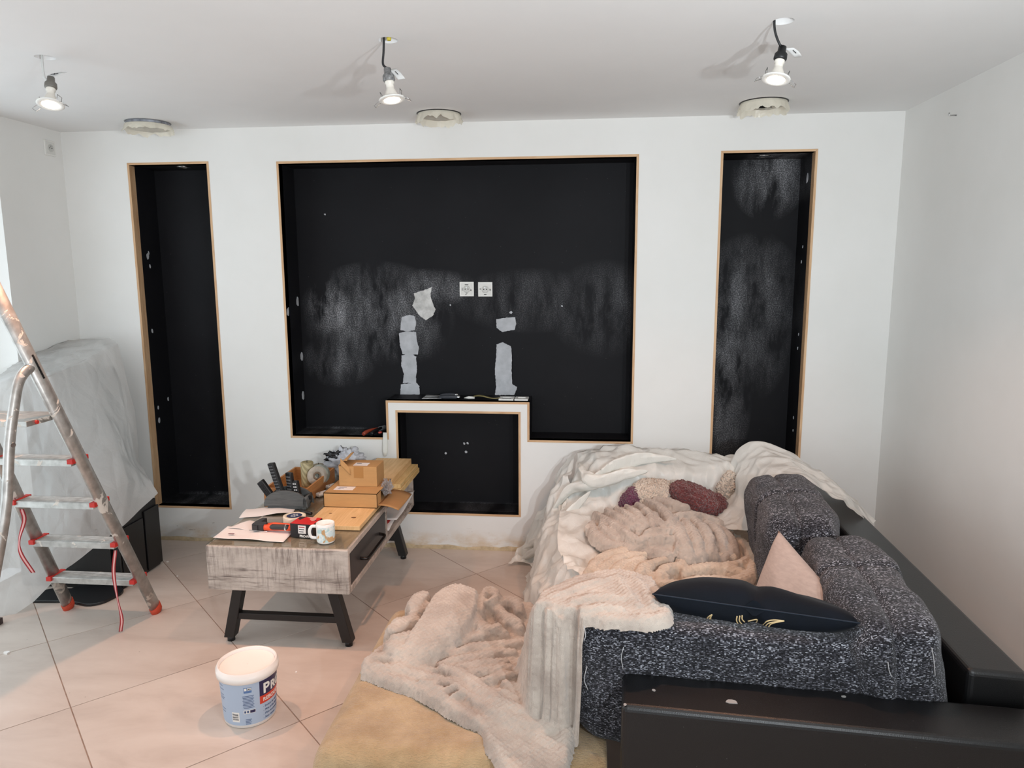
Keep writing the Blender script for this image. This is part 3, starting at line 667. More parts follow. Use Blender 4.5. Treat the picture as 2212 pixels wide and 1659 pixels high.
obj('handle', G().tube(path([(TX1 - .006, -1.065, hz), (TX1 + .018, -1.062, hz - .002), (TX1 + .028, -1.04, hz - .004), (TX1 + .028, -.9, hz - .004), (TX1 + .028, -.78, hz - .004), (TX1 + .018, -.755, hz - .002), (TX1 - .006, -.752, hz)], 26), .0075, 10), pm('gunmetal', (40, 36, 34), .3, .7), dr)
for y, in ((-1.18,), (-.17,)):
    for s in (-1, 1):
        xt, xb = (-3.22, -3.28) if s < 0 else (-2.785, -2.722)
        m = .024
        vs = []
        for z, x in ((.022, xb), (TZ0, xt)):
            vs += [(x - m, y - m, z), (x + m, y - m, z), (x + m, y + m, z), (x - m, y + m, z)]
        lg = obj('leg', G().add(vs, [(3, 2, 1, 0), (4, 5, 6, 7)] + [(i, (i + 1) % 4, 4 + (i + 1) % 4, 4 + i) for i in range(4)]), M_BLACK, tb, bevel=.003)
        obj('foot', G().lathe([(.017, 0), (.017, .026)], TR((xb, y, 0)), 16), M_BLKPL, lg)
    obj('stretcher', G().box(-3.245, -2.757, y - .017, y + .017, .112, .142), M_BLACK, tb, bevel=.002)
T = TZ1 + .0012

# ------------------------------------------------------------------ things on the table
# pine offcut
g = G(); PX0, PX1, PY0, PY1 = -2.965, -2.70, -1.03, -.50
t = thing('pine_plank', ((PX0 + PX1) / 2, -.8, T), 'knotty pine plank lying flat under the brown parcel box', 'plank')
obj('plank', G().box(PX0, PX1, PY0, PY1, T, T + .021), M_PINE, t, bevel=.002)
for a, b, r in ((764, 1118, .011), (714, 1109, .007)):
    p = at(a, b, z=T + .021); obj('knot', G().lathe([(r, T + .0205), (r * .9, T + .0214), (.001, T + .0214)], Matrix.Translation((p.x, p.y, 0)) @ Matrix.Diagonal((1.2, .8, 1, 1)), 16), M_KNOT, t)
PZ = T + .0212
# flat parcel box, its right end flap hanging open
B0, B1, BY0, BY1, BZ1 = -2.965, -2.69, -.772, -.50, PZ + .074
t = thing('parcel_box', ((B0 + B1) / 2, (BY0 + BY1) / 2, PZ), 'flat brown cardboard parcel with an open end flap and bubble wrap', 'box')
w = .003
bx = obj('box_body', G().box(B0, B1, BY0, BY0 + w, PZ, BZ1).box(B0, B1, BY1 - w, BY1, PZ, BZ1).box(B0, B0 + w, BY0, BY1, PZ, BZ1).box(B0, B1, BY0, BY1, PZ, PZ + w).box(B0, B1, BY0, BY1, BZ1 - w, BZ1), M_CARD, t)
obj('end_flap', G().slab(net([[(B1 + a * .10, y + .02 * a, PZ + .01 - .03 * a * a + .004 * math.sin(y * 30)) for a in (0, .35, .7, 1)] for y in (BY0 + .005, -.66, BY1 + .02)], 10, 8), .003), M_CARDIN, t)
obj('front_flap', G().box(B1 - .002, B1, BY0, BY0 + .07, PZ, BZ1), M_CARD, t)
obj('tuck_flap', G().box(B1 - .002, B1, BY1 - .07, BY1, PZ, BZ1), M_CARD, t)
p0 = at(722, 1058, z=BZ1); obj('shipping_label', G().box(p0.x - .005, p0.x + .095, p0.y - .0, p0.y + .06, BZ1, BZ1 + .0006), M_PAPER, t)
for k in range(3): obj('print_line', G().box(p0.x + .012, p0.x + .028 + .012 * k, p0.y + .012 + .014 * k, p0.y + .017 + .014 * k, BZ1 + .0006, BZ1 + .001), pm('blue_print', (90, 104, 140), .6), t)
# crumpled bubble wrap
def crumple_ball(c, r, amp, seed, nu=28, nv=18, squash=(1, 1, 1)):
    A = []
    for i in range(nv + 1):
        row = []
        for j in range(nu + 1):
            a, b = 2 * math.pi * j / nu, math.pi * i / nv; d = Vector((math.cos(a) * math.sin(b), math.sin(a) * math.sin(b), math.cos(b)))
            k = 1 + amp * (noise.noise(d * 2.5 + Vector((seed, 0, 0))) + .8 * noise.noise(d * 6 + Vector((0, seed, 0))))
            row.append((c[0] + d.x * r * k * squash[0], min(-.012, c[1] + d.y * r * k * squash[1]), max(T + .0015, c[2] + d.z * r * k * squash[2])))
        A.append(row)
    return A
tag(obj('bubble_wrap', G().grid(crumple_ball((B1 + .008, -.62, PZ + .062), .045, .55, 3.1, squash=(.55, 1.0, .8)), False), film('clear_film', (190, 190, 192), .55, .15)), 'crumpled clear bubble wrap spilling from the open parcel', 'bubble wrap')
# small carton with torn flap
A0, A1, AY0, AY1 = -2.922, -2.722, -.655, -.52; AZ0 = BZ1 + .0008; AZ1 = AZ0 + .105
t = thing('carton', ((A0 + A1) / 2, (AY0 + AY1) / 2, AZ0), 'small brown carton with a lifted corner flap on the flat parcel', 'box')
obj('carton_body', G().box(A0, A1, AY0, AY1, AZ0, AZ1), M_CARD, t, bevel=.0015)
fl = obj('flap', G().slab(net([[(A0 - .002 + .004 * b, AY0 + .125 * a, AZ1 + .002) for a in (0, .5, 1)] if b == 0 else [(A0 + .03 * b, AY0 + .01 + .12 * a, AZ1 + .004 + (.045 + .012 * a) * b - .02 * b * b) for a in (0, .5, 1)] for b in (0, .5, 1, 1.4)], 8, 10), .003), M_CARD, t)
obj('flap_corner', G().slab(net([[(A0 + .012 + .05 * a, AY0 - .001 - .004 * b, AZ1 + .012 - .022 * a - .034 * b + .03 * (1 - a)) for a in (0, .5, 1)] for b in (0, .5, 1)], 6, 6), .003), M_CARD, t)
obj('tape', G().box(A0 + .08, A0 + .13, AY0 - .0006, AY0, AZ0 + .045, AZ1 - .001), M_CARDT, t); obj('label', G().box(A0 + .07, A0 + .145, AY0 + .02, AY0 + .075, AZ1 + .0002, AZ1 + .0008), M_PAPER, t)
obj('print_line', G().box(A0 + .08, A0 + .105, AY0 + .055, AY0 + .064, AZ1 + .0008, AZ1 + .0011), M_INK, t)
# three boards stacked behind
for i, (x0, x1, y0, y1, z0, z1, mt, lab) in enumerate(((-2.80, -2.645, -.475, -.03, T, T + .028, M_PINEY, 'pale pine board, lowest of the stack beside the parcel'), (-2.83, -2.652, -.455, -.035, T + .0285, T + .05, M_PINEY, 'pale pine board, middle of the stack beside the parcel'), (-2.90, -2.69, -.49, -.04, T + .0505, T + .085, M_PINE, 'wide pine board on top of the stack beside the parcel'))):
    tag(obj('pine_board', G().box(x0, x1, y0, y1, z0, z1), mt, bevel=.0025), lab, 'board', 'pine boards stacked on the table')
# clear plastic strip leaning behind the boards
tag(obj('plastic_wedge', G().tube([(-2.853, -.03, T + .09), (-2.853, -.025, T + .12), (-2.853, -.02, T + .18), (-2.853, -.015, T + .235)], [.006, .016, .015, .012], 12, flat=(1, .3, Vector((1, 0, 0)))), M_FILM), 'clear plastic strip standing behind the pine boards', 'plastic strip')
# wooden crate
X0, X1, Y0, Y1, Z1 = -3.325, -3.09, -.665, -.25, T + .078
t = thing('wooden_crate', ((X0 + X1) / 2, (Y0 + Y1) / 2, T), 'shallow honey-coloured wooden crate holding candles and discs', 'crate')
obj('crate_side', G().box(X0, X1, Y0, Y0 + .01, T, Z1), M_CRATE, t); obj('crate_side', G().box(X0, X1, Y1 - .01, Y1, T, Z1), M_CRATE, t)
obj('crate_side', G().box(X1 - .01, X1, Y0 + .01, Y1 - .01, T, Z1), M_CRATE, t); obj('crate_side', G().box(X0, X0 + .01, Y0 + .01, Y1 - .01, T, Z1), M_CRATE, t)
obj('crate_base', G().box(X0 + .01, X1 - .01, Y0 + .01, Y1 - .01, T, T + .008), M_CRATE, t)
CB_ = T + .0085
def candle_mat():
    m = NT('olive_candle_wax'); m.set(Roughness=.5); w = m.n('ShaderNodeTexWave'); w.inputs['Scale'].default_value = 16; w.inputs['Distortion'].default_value = 1.2; m.l(m.coord((1, 1, 1), rot=(0, .7, .5)), w.inputs[0])
    m.col(m.ramp(w.outputs[0], [(.3, (150, 140, 104)), (.7, (182, 172, 134))])); return m.m
M_CANDLE = candle_mat()
t = thing('candle', (-3.20, -.38, CB_), 'tall olive pillar candle with diagonal ribs in the crate', 'candle')
obj('wax', G().lathe([(.034, CB_), (.035, CB_ + .004), (.035, CB_ + .132), (.032, CB_ + .136), (.02, CB_ + .133), (.002, CB_ + .132)], TR((-3.20, -.38, 0)), 28), M_CANDLE, t); obj('wick', G().cyl((-3.20, -.38, CB_ + .13), (-3.199, -.38, CB_ + .146), .0015), M_DARK, t)
t = thing('candle', (-3.165, -.305, CB_), 'short grey-green pillar candle behind the tall candle', 'candle')
obj('wax', G().lathe([(.03, CB_), (.03, CB_ + .098), (.027, CB_ + .101), (.002, CB_ + .1)], TR((-3.165, -.3, 0)), 24), pm('grey_green_wax', (140, 132, 112), .55), t); obj('wick', G().cyl((-3.165, -.3, CB_ + .1), (-3.165, -.3, CB_ + .11), .0015), M_DARK, t)
m = frame((-3.125, -.43, CB_ + .072), (.35, -.9, .28)); t = thing('grinding_disc', (-3.125, -.43, CB_), 'pale round grinding disc leaning in the crate', 'disc')
obj('disc', G().lathe([(.012, -.002), (.052, -.002), (.053, 0), (.052, .002), (.012, .002), (.012, -.002)], m, 36, close=False), pm('grinding_grit', (186, 178, 164), .6, var=.25, vscale=20), t); obj('disc_hub', G().lathe([(.022, -.0025), (.022, .003), (.012, .003), (.012, -.0025), (.022, -.0025)], m, 24, close=False), pm('hub_brown', (110, 92, 74), .6), t)
m2 = frame((-3.118, -.405, CB_ + .074), (.5, -.8, .25)); tag(obj('compact_disc', G().lathe([(.008, -.0006), (.055, -.0006), (.055, .0006), (.008, .0006), (.008, -.0006)], m2, 36, close=False), pm('silver_disc', (178, 184, 176), .25, .5)), 'silver disc leaning behind the grinding disc', 'disc')
# crumpled bag with black lining
t = thing('crumpled_bag', (-3.06, -.12, T), 'crumpled white plastic bag with black patches behind the carton', 'bag')
obj('bag', G().grid(crumple_ball((-3.06, -.125, T + .075), .095, .5, 11.7, 44, 26, (1.15, .7, .82))), pm('white_carrier_bag', (204, 206, 212), .35, var=.1), t)
obj('bag_lining', G().grid(crumple_ball((-3.125, -.15, T + .12), .048, .7, 4.2, 26, 16, (1.1, .6, .55))), pm('black_bin_liner', (26, 26, 28), .3), t)
# white clothes-peg-like folding rules
for i, (a, b, c, d, lab) in enumerate(((675, 1060, 716, 1047, 'white folding rule lying against the crate, front one'), (697, 1044, 726, 1036, 'white folding rule lying behind the front one'))):
    p, q = at(a, b, z=T + .02), at(c, d, z=T + .02); p.z = T + .012; q.z = T + .02
    if i == 0: p = Vector((-3.078, -.56, T + .012)); q = Vector((-2.985, -.40, T + .014))
    else: p = Vector((-3.075, -.42, T + .012)); q = Vector((-2.99, -.30, T + .014))
    t = thing('folding_rule', ((p.x + q.x) / 2, (p.y + q.y) / 2, T), lab, 'rule'); d_ = (q - p).normalized(); s_ = Vector((-d_.y, d_.x, 0))
    for k in (-1, 0, 1): obj('rule_leaf', G().tube([p + s_ * .011 * k, q + s_ * .011 * k], .0105, 4, flat=(1.0, .5, Vector((0, 0, 1)))), M_WHITE, t)
    obj('rivet', G().lathe([(.004, T + .02), (.003, T + .024)], TR((p.x + d_.x * .015, p.y + d_.y * .015, 0)), 10), M_CHROME, t)
# remote-control holder with remotes
hx, hy = -3.165, -.72
t = thing('remote_holder', (hx, hy, T), 'grey oval wooden holder with slots for remote controls', 'holder')
M_FELT = oak('grey_stained_wood', (70, 72, 72), (92, 94, 94), (.4, 1, 4), .7, 22)
hp = [(.115 * math.cos(a) * (1 if True else 1), .0 + .088 * (abs(math.sin(a)) ** .75) * (1 if math.sin(a) > 0 else .12) ) for a in [2 * math.pi * k / 40 for k in range(40)]]
for dy0, dy1 in ((-.05, -.038), (.03, .042)):
    obj('cheek', G().prism(hp, -dy1, -dy0, Matrix(((1, 0, 0, hx), (0, 0, -1, hy), (0, 1, 0, T + .011), (0, 0, 0, 1)))), M_FELT, t, bevel=.003)
obj('holder_base', G().box(hx - .1, hx + .1, hy - .038, hy + .03, T, T + .02), M_FELT, t); obj('end_band', G().tube([(hx + .1, hy - .05, T + .04), (hx + .1, hy + .042, T + .04)], .028, 12, flat=(1, .3, Vector((0, 0, 1)))), M_FELT, t)
obj('strap', G().box(hx + .086, hx + .118, hy - .012, hy + .004, T + .045, T + .062), M_BLKPL, t)
def remote(base, tip, w, label, face, btn):
    b, q = Vector(base), Vector(tip); ax = (q - b).normalized(); m = frame(b, ax, face[0]); L = (q - b).length; t = thing('remote_control', (b.x, b.y, b.z), label, 'remote control', 'remotes in the grey holder')
    obj('remote_body', G().box(-w / 2, w / 2, -.011, .011, 0, L, m), M_BLKPL, t, bevel=.006, seg=3)
    k = 0
    for i in range(int(L / .016) - 3):
        for j in (-1, 0, 1):
            obj('button', G().box(j * w * .28 - w * .09, j * w * .28 + w * .09, .0105 * face[1] if face[1] > 0 else -.0128, .0128 if face[1] > 0 else -.0105, .05 + i * .016, .058 + i * .016, m), btn, t)
GB = pm('pale_button', (190, 190, 190), .5); GD = pm('dim_button', (96, 98, 100), .5)
remote((hx - .075, hy - .008, T + .03), (hx - .15, hy - .0, T + .132), .045, 'plain black remote leaning left at the end of the holder', ((.95, -.3, 0), -1), pm('hidden_button', (30, 30, 32), .5))
remote((hx - .025, hy - .004, T + .025), (hx - .082, hy - .01, T + .232), .048, 'longest black remote standing tallest in the holder', ((.85, -.5, 0), -1), GD)
remote((hx + .018, hy + .002, T + .025), (hx + .004, hy + .004, T + .18), .044, 'black remote in the middle of the holder, with dim buttons', ((.85, -.5, 0), -1), GD)
remote((hx + .052, hy - .004, T + .025), (hx + .034, hy - .004, T + .14), .046, 'short black remote with rows of white buttons in the holder', ((.9, -.4, 0), -1), GB)
# sheets of paper
def sheet(px, label, seed, lift=.006):
    P = [at(a, b, z=T + .001) for a, b in px]; rows = [[P[0].lerp(P[1], i / 5) .lerp(P[3].lerp(P[2], i / 5), j / 5) for i in range(6)] for j in range(6)]
    A = net(rows, 22, 22)
    for i in range(22):
        for j in range(22):
            v = A[i, j]; A[i, j, 2] = T + .0008 + lift * max(0, .35 + noise.noise((v[0] * 9, v[1] * 9, seed)))
    return tag(obj('paper_sheet', G().slab(A, .0004), M_PAPER), label, 'paper', 'sheets of paper on the table')
sheet([(516, 1119), (634, 1110), (640, 1089), (532, 1101)], 'blank white sheet of paper in front of the remote holder', 2.2, .012)
sb = sheet([(460, 1163), (612, 1171), (634, 1148), (492, 1137)], 'pinkish white sheet of paper under the staple gun at the front', 5.5, .006)
sheet([(492, 1142), (590, 1150), (600, 1140), (541, 1126)], 'second white sheet of paper half covered by the staple gun', 8.1, .008)
p = at(493, 1153, z=T + .008); obj('printed_bar', G().box(p.x - .0, p.x + .028, p.y - .004, p.y + .006, T + .0075, T + .0082), pm('plum_print', (104, 52, 66), .6), sb)
# masking tape roll
p = at(629, 1129, z=T + .02); tx, ty = -3.03, -.985
t = thing('tape_roll', (tx, ty, T), 'roll of cream masking tape with a navy printed core', 'tape')
obj('tape', G().lathe([(.036, T), (.052, T), (.0525, T + .002), (.0525, T + .047), (.052, T + .049), (.036, T + .049), (.036, T)], TR((tx, ty, 0)), 40, close=False), pm('cream_tape', (226, 214, 192), .6, var=.03), t)
co = obj('core_disc', G().lathe([(.0362, T), (.0362, T + .0485), (.0355, T + .0485)], TR((tx, ty, 0)), 36), pm('navy_label', (34, 46, 84), .5), t)
for k in range(3):
    for j in range(2 + (k == 1)):
        a = -.018 + j * .013 + (0 if k == 1 else .005); b = -.016 + .015 * k; obj('label_mark', G().prism([(a, b), (a + .009, b + .001), (a + .01, b + .006), (a + .002, b + .005)], T + .0486, T + .0492, TR((tx, ty, 0))), M_WHITE, co)
# staple gun
gx, gy = -3.19, -1.085; m = TR((gx, gy, T + .0085), .0)
t = thing('staple_gun', (gx, gy, T), 'black and orange staple gun lying on a sheet of paper', 'staple gun'); M_OR = pm('orange_plastic', (226, 74, 26), .4); M_GUN = pm('gun_grey', (44, 44, 46), .5)
obj('gun_head', G().prism([(0, -.012), (.056, -.012), (.066, .0), (.062, .024), (.034, .026), (.036, .078), (.012, .076), (.0, .03)], 0, .034, m), M_GUN, t, bevel=.004)
obj('nose', G().box(.004, .03, -.018, -.01, .006, .028, m), M_GUN, t, bevel=.001)
obj('lever', G().tube([m @ Vector(v) for v in ((.06, .024, .018), (.09, .034, .019), (.13, .03, .019), (.19, .024, .019), (.205, .015, .019))], [.008, .009, .008, .008, .006], 10), M_OR, t)
obj('lever_joint', G().tube([m @ Vector(v) for v in ((.085, .03, .012), (.11, .046, .012))], [.008, .004], 8), M_OR, t)
obj('grip', G().tube([m @ Vector(v) for v in ((.06, -.008, .017), (.085, -.006, .018), (.12, -.008, .018), (.19, -.008, .018), (.2, -.006, .017))], [.014, .015, .013, .013, .01], 12), M_OR, t)
obj('grip_pad', G().tube([m @ Vector(v) for v in ((.088, -.01, .02), (.1, -.01, .021), (.165, -.01, .021), (.178, -.01, .02))], [.01, .0135, .0135, .011], 12), M_GUN, t)
obj('grip_ring', G().tube([m @ Vector((.16, -.009, .02)), m @ Vector((.166, -.009, .02))], .0146, 14), M_WHITE, t)
obj('spring_wire', G().tube([m @ Vector((-.012, -.014, .004)), m @ Vector((.03, -.016, .003)), m @ Vector((.08, -.022, .003))], .0015, 6), M_CHROME, t)
# clear tape box behind the gun
tag(obj('clear_case', G().box(-3.205, -3.085, -.985, -.955, T + .008, T + .03), film('clear_case_plastic', (205, 200, 192), .6, .1), bevel=.002), 'clear plastic case lying behind the staple gun', 'case')
tag(obj('hex_key_pouch', G().tube([(-3.075, -.80, T + .012), (-3.05, -.83, T + .013), (-3.0, -.85, T + .012)], [.008, .011, .008], 8), M_BLKPL), 'small black pouch lying before the remote holder', 'pouch')
# staple box
x0, x1, y0, y1, z1 = -2.985, -2.873, -1.14, -1.045, T + .064
t = thing('staple_box', ((x0 + x1) / 2, (y0 + y1) / 2, T), 'black cardboard staple box with red printed lid beside the mug', 'box'); Mz = Matrix.Translation(((x0 + x1) / 2, (y0 + y1) / 2, 0)) @ Matrix.Rotation(-.12, 4, 'Z') @ Matrix.Translation((-(x0 + x1) / 2, -(y0 + y1) / 2, 0))
obj('box_body', G().box(x0, x1, y0, y1, T, z1, Mz), pm('black_card', (26, 24, 27), .5), t, bevel=.0015)
def redprint():
    m = NT('red_black_print'); m.set(Roughness=.4); w = m.vor(38, m.coord((1, .5, 1)), out='Color'); sp = m.n('ShaderNodeSeparateColor'); m.l(w, sp.inputs[0]); m.col(m.ramp(sp.outputs[0], [(.0, (196, 28, 26)), (.55, (170, 22, 24)), (.62, (40, 18, 20)), (.8, (208, 48, 44)), (.95, (214, 150, 140))], 'CONSTANT')); return m.m
obj('lid_print', G().box(x0 + .001, x1 - .001, y0 + .001, y1 - .001, z1, z1 + .0008, Mz), redprint(), t)
obj('spec_sticker', G().box(x0 + .04, x0 + .078, y0 - .0006, y0 + .0005, T + .02, T + .058, Mz), M_PAPER, t)
for k in range(3): obj('print_line', G().box(x0 + .044, x0 + .066 + .003 * k, y0 - .0009, y0 - .0005, T + .026 + .011 * k, T + .030 + .011 * k, Mz), [M_INK, M_INK, pm('red_print', (170, 40, 40), .5)][k], t)

def text(name, body, size, mat, parent, mapf, depth=.0006, bold=0.0, spacing=1.0):
    """lettering as thin relief; mapf: local (x, y, z) -> world"""
    cu = bpy.data.curves.new(name, 'FONT'); cu.body = body; cu.size = size; cu.extrude = depth; cu.offset = bold; cu.space_character = spacing
    o = bpy.data.objects.new(name, cu); COL.objects.link(o); dg = bpy.context.evaluated_depsgraph_get(); me = bpy.data.meshes.new_from_object(o.evaluated_get(dg))
    bpy.data.objects.remove(o); g = G(); g.add([mapf(v.co) for v in me.vertices], [tuple(p.vertices) for p in me.polygons]); return obj(name, g, mat, parent)
text('printed_text', 'PRO-PACK', .015, M_WHITE, t, lambda v: Mz @ Vector((x0 + .046 + v.x, y0 - .0006 - v.z, T + .003 + v.y)), .0004, .0006)
# mug
mx, my = -2.81, -1.172
t = thing('mug', (mx, my, T), 'white ceramic mug with pale blue picture band at the table edge', 'mug')
M_MUG = pm('white_glaze', (232, 230, 226), .18)
obj('mug_body', G().lathe([(.001, T), (.036, T), (.039, T + .003), (.0405, T + .01), (.0405, T + .086), (.0395, T + .088), (.0378, T + .087), (.0375, T + .008), (.034, T + .006), (.001, T + .006)], TR((mx, my, 0)), 44, close=False), M_MUG, t)
obj('handle', G().tube(path([(mx - .039, my - .008, T + .072), (mx - .058, my - .014, T + .072), (mx - .068, my - .016, T + .05), (mx - .062, my - .014, T + .024), (mx - .039, my - .008, T + .018)], 18), .0058, 10, flat=(1, 1.25, Vector((0, 1, 0)))), M_MUG, t)
def band():
    m = NT('mug_picture_print'); m.set(Roughness=.2); a = m.ramp(m.noise(34, 2, .5), [(.4, (196, 214, 218)), (.5, (226, 228, 222)), (.58, (178, 206, 206))])
    m.col(m.mix(m.math('MULTIPLY', m.ramp(m.noise(40, 1, .4, m.coord((1, 1, .7))), [(.56, 0.), (.6, 1.)]), .9), a, (188, 140, 84))); return m.m
g = G(); A = [[(mx + .0408 * math.cos(a), my + .0408 * math.sin(a), z) for a in np.linspace(-2.3, .3, 26)] for z in (T + .008, T + .03, T + .055, T + .076)]
obj('picture_band', g.grid(A), band(), t)
# papers on the open shelf under the table top
for i, (z, c, lab) in enumerate(((TZ0 + th + .001, M_PAPER, 'white leaflets poking out of the open table shelf'), (TZ0 + th + .02, pm('red_leaflet', (176, 34, 36), .4), 'red leaflet poking out of the open table shelf'), (TZ0 + th + .034, M_PAPER, 'white curled brochure on top in the open table shelf'))):
    x_out = (-2.70, -2.72, -2.672)[i]; y0_, y1_ = ((-.56, -.2), (-.6, -.4), (-.5, -.08))[i]
    A = net([[(x_out - .22 * (1 - a), y0_ + (y1_ - y0_) * b + .02 * a, z + .004 + (.03 if i != 1 else .01) * b * a + .008 * math.sin(6 * b + i)) for a in (0, .5, 1)] for b in (0, .33, .66, 1)], 12, 16)
    tag(obj('leaflet', G().slab(A, .004), c), lab, 'leaflet', 'papers in the table shelf')

# ------------------------------------------------------------------ bucket of filler
bx_, by_ = -2.935, -1.715; HB = .222
t = thing('filler_bucket', (bx_, by_, 0), 'open white plastic bucket of wall filler standing on the tiles', 'bucket')
mb = TR((bx_, by_, 0)); R0_, R1_ = .094, .106
def rb(z): return R0_ + (R1_ - R0_) * z / HB
M_BUCK = pm('white_bucket', (232, 226, 220), .35)
obj('bucket_body', G().lathe([(.001, 0), (R0_ - .004, 0), (R0_, .004), (rb(HB - .02), HB - .02), (rb(HB), HB - .002), (rb(HB) - .003, HB), (rb(HB) - .005, HB - .004), (rb(.1) - .005, .1), (.001, .1)], mb, 56, close=False), M_BUCK, t)
obj('rim', G().lathe([(rb(HB - .04), HB - .040), (rb(HB) + .007, HB - .036), (rb(HB) + .0075, HB - .012), (rb(HB) + .002, HB - .010), (rb(HB) + .002, HB), (rb(HB) - .002, HB + .001), (rb(HB) - .003, HB - .01)], mb, 56, close=False), M_BUCK, t)
obj('filler_paste', G().lathe([(rb(HB) - .006, HB - .012), (rb(HB) - .02, HB - .014), (.05, HB - .017), (.001, HB - .016)], mb, 40, close=False), pm('filler_paste', (240, 226, 218), .7, bump=.15, bscale=14, bdist=.01), t)
def lab(z0, z1, a0, a1, mat, name, e=.0006):
    n = max(3, int((a1 - a0) / .07)); A = [[(bx_ + (rb(z) + e) * math.cos(a), by_ + (rb(z) + e) * math.sin(a), z) for a in np.linspace(a0, a1, n)] for z in (z0, z1)]
    return obj(name, G().grid(A), mat, t)
def ang(px, py):
    """angle on the bucket wall seen at a picture point"""
    z = .1; d = FWD + RGT * ((px - 1106) / F_PX) - UPV * ((py - 829.5) / F_PX); c = Vector((CX, CY, CZ)); ox, oy = c.x - bx_, c.y - by_
    r = R0_ + .005; A = d.x ** 2 + d.y ** 2; Bq = ox * d.x + oy * d.y; Cq = ox * ox + oy * oy - r * r; k = (-Bq - math.sqrt(max(0, Bq * Bq - A * Cq))) / A; q = c + d * k
    return math.atan2(q.y - by_, q.x - bx_), q.z
M_LAB = pm('pale_blue_label', (168, 184, 204), .4); M_NV = pm('label_navy', (34, 34, 74), .4); M_LR = pm('label_red', (200, 62, 40), .4); M_LT = pm('label_text_blue', (62, 84, 124), .5)
lab(.014, HB - .042, -math.pi, math.pi * .999, M_LAB, 'label')
aN, zN = ang(559, 1480)
lab(.118, HB - .043, aN, aN + 1.75, M_NV, 'logo_panel', .001); lab(.086, .118, aN, aN + 1.75, M_LR, 'red_band', .001)
def curl(a0, z0, e=.0013):
    return lambda v: Vector((bx_ + (rb(z0 + v.y) + e + v.z) * math.cos(a0 + v.x / .1), by_ + (rb(z0 + v.y) + e + v.z) * math.sin(a0 + v.x / .1), z0 + v.y))
text('logo_text', 'P', .056, M_WHITE, t, curl(aN + .13, .126), .0003, .0016); text('logo_text', 'ROG', .046, M_WHITE, t, curl(aN + .47, .126), .0003, .0016)
text('product_text', 'REBOUCHAGE', .021, M_WHITE, t, curl(aN + .12, .094), .0003, .0003)
for k, s in enumerate(('- Enduit de rebouchage', '- Pâte prête légère', '- Mise en peinture', '- Sans retrait')): text('small_text', s, .0115, M_LT, t, curl(aN + .12, .068 - .0155 * k), .0002)
a, z = ang(526, 1487)
lab(.146, .168, a, a + .27, pm('label_mid_blue', (82, 116, 164), .4), 'emission_badge', .001); lab(.156, .166, a + .12, a + .26, M_WHITE, 'badge_window', .0013); text('badge_text', 'A+', .0095, M_INK, t, curl(a + .13, .1575, .0016), .0002, .0004)
lab(.156, .166, a + .02, a + .1, M_WHITE, 'badge_house', .0013)
for k in range(9): lab(.132 - .006 * k, .1345 - .006 * k, a - .06 + .01 * (k % 3), a + .34 - .03 * (k % 2), M_LT, 'text_line', .001)
lab(.062, .076, a - .05, a + .38, M_WHITE, 'recycling_panel', .001); lab(.0635, .0745, a + .18, a + .37, M_NV, 'recycling_block', .0013)
for k in (0, 1): lab(.0645, .0735, a - .03 + .1 * k, a + .04 + .1 * k, M_LT, 'recycling_mark', .0013)
for k in range(4): lab(.036 - .006 * k, .0385 - .006 * k, a + .0, a + .22 - .03 * (k % 2), M_LT, 'text_line', .001)
a2 = a - .52
lab(.028, .068, a2, a2 + .3, M_WHITE, 'barcode_panel', .001)
for k in range(6): lab(.036 + .005 * k, .039 + .005 * k - .0015 * (k % 2), a2 + .02, a2 + .26, M_INK, 'barcode_bar', .0013)
for k, z in enumerate((.165, .15, .127, .117, .11, .07, .058)): lab(z, z + .002, a - 1.15, a - .87 + .05 * (k % 2), M_LT, 'text_line', .001)

# ------------------------------------------------------------------ stepladder (seen from its back)
t = thing('stepladder', (-4.02, -1.3, 0), 'paint-splashed aluminium stepladder with red plastic caps on the treads', 'ladder')
def railR(z): return Vector((-3.785 - .055 * z, -.945 - .42 * z, z))
def railL(z): return Vector((-4.255 + .045 * z, -.945 - .42 * z, z))
sd = Vector((0, 1, .42)).normalized()
for f in (railR, railL):
    obj('rail', G().tube([f(.012), f(.9), f(1.78)], .03, 16, flat=(1.1, .62, sd)), M_ALU, t)
    obj('rail_foot', G().tube([f(.0), f(.01), f(.04)], [.026, .032, .033], 16, flat=(1.1, .68, sd)), M_FOOT, t)
prof = []
for k in range(7): prof += [(-.042 + k * .012, .0), (-.042 + k * .012 + .003, .0028), (-.042 + k * .012 + .009, .0028), (-.042 + (k + 1) * .012, .0)]
prof += [(.042, -.026), (-.042, -.026)]
for k in range(1, 5):
    z = .222 * k; a, b = railL(z), railR(z); x0, x1 = a.x + .012, b.x - .012; y = a.y
    obj('tread', G().prism([(p, q) for p, q in prof], x0, x1, Matrix(((0, 0, 1, 0), (1, 0, 0, y), (0, 1, 0, z), (0, 0, 0, 1)))), M_ALU, t)
    for x, s in ((x0, -1), (x1, 1)):
        obj('tread_cap', G().prism([(-.052, -.016), (.052, -.016), (.052, .005), (-.052, .005)], x - .012 if s > 0 else x - .014, x + .014 if s > 0 else x + .012, Matrix(((0, 0, 1, 0), (1, 0, 0, y), (0, 1, 0, z + .001), (0, 0, 0, 1)))), M_RED, t, bevel=.002)
z = 1.10; a, b = railL(z), railR(z)
obj('platform', G().box(a.x + .01, b.x - .01, a.y - .16, a.y + .05, z - .022, z), M_ALU, t, bevel=.002)
obj('platform_pin', G().cyl((b.x - .012, a.y - .11, z - .011), (b.x - .002, a.y - .11, z - .011), .008), M_RED, t)
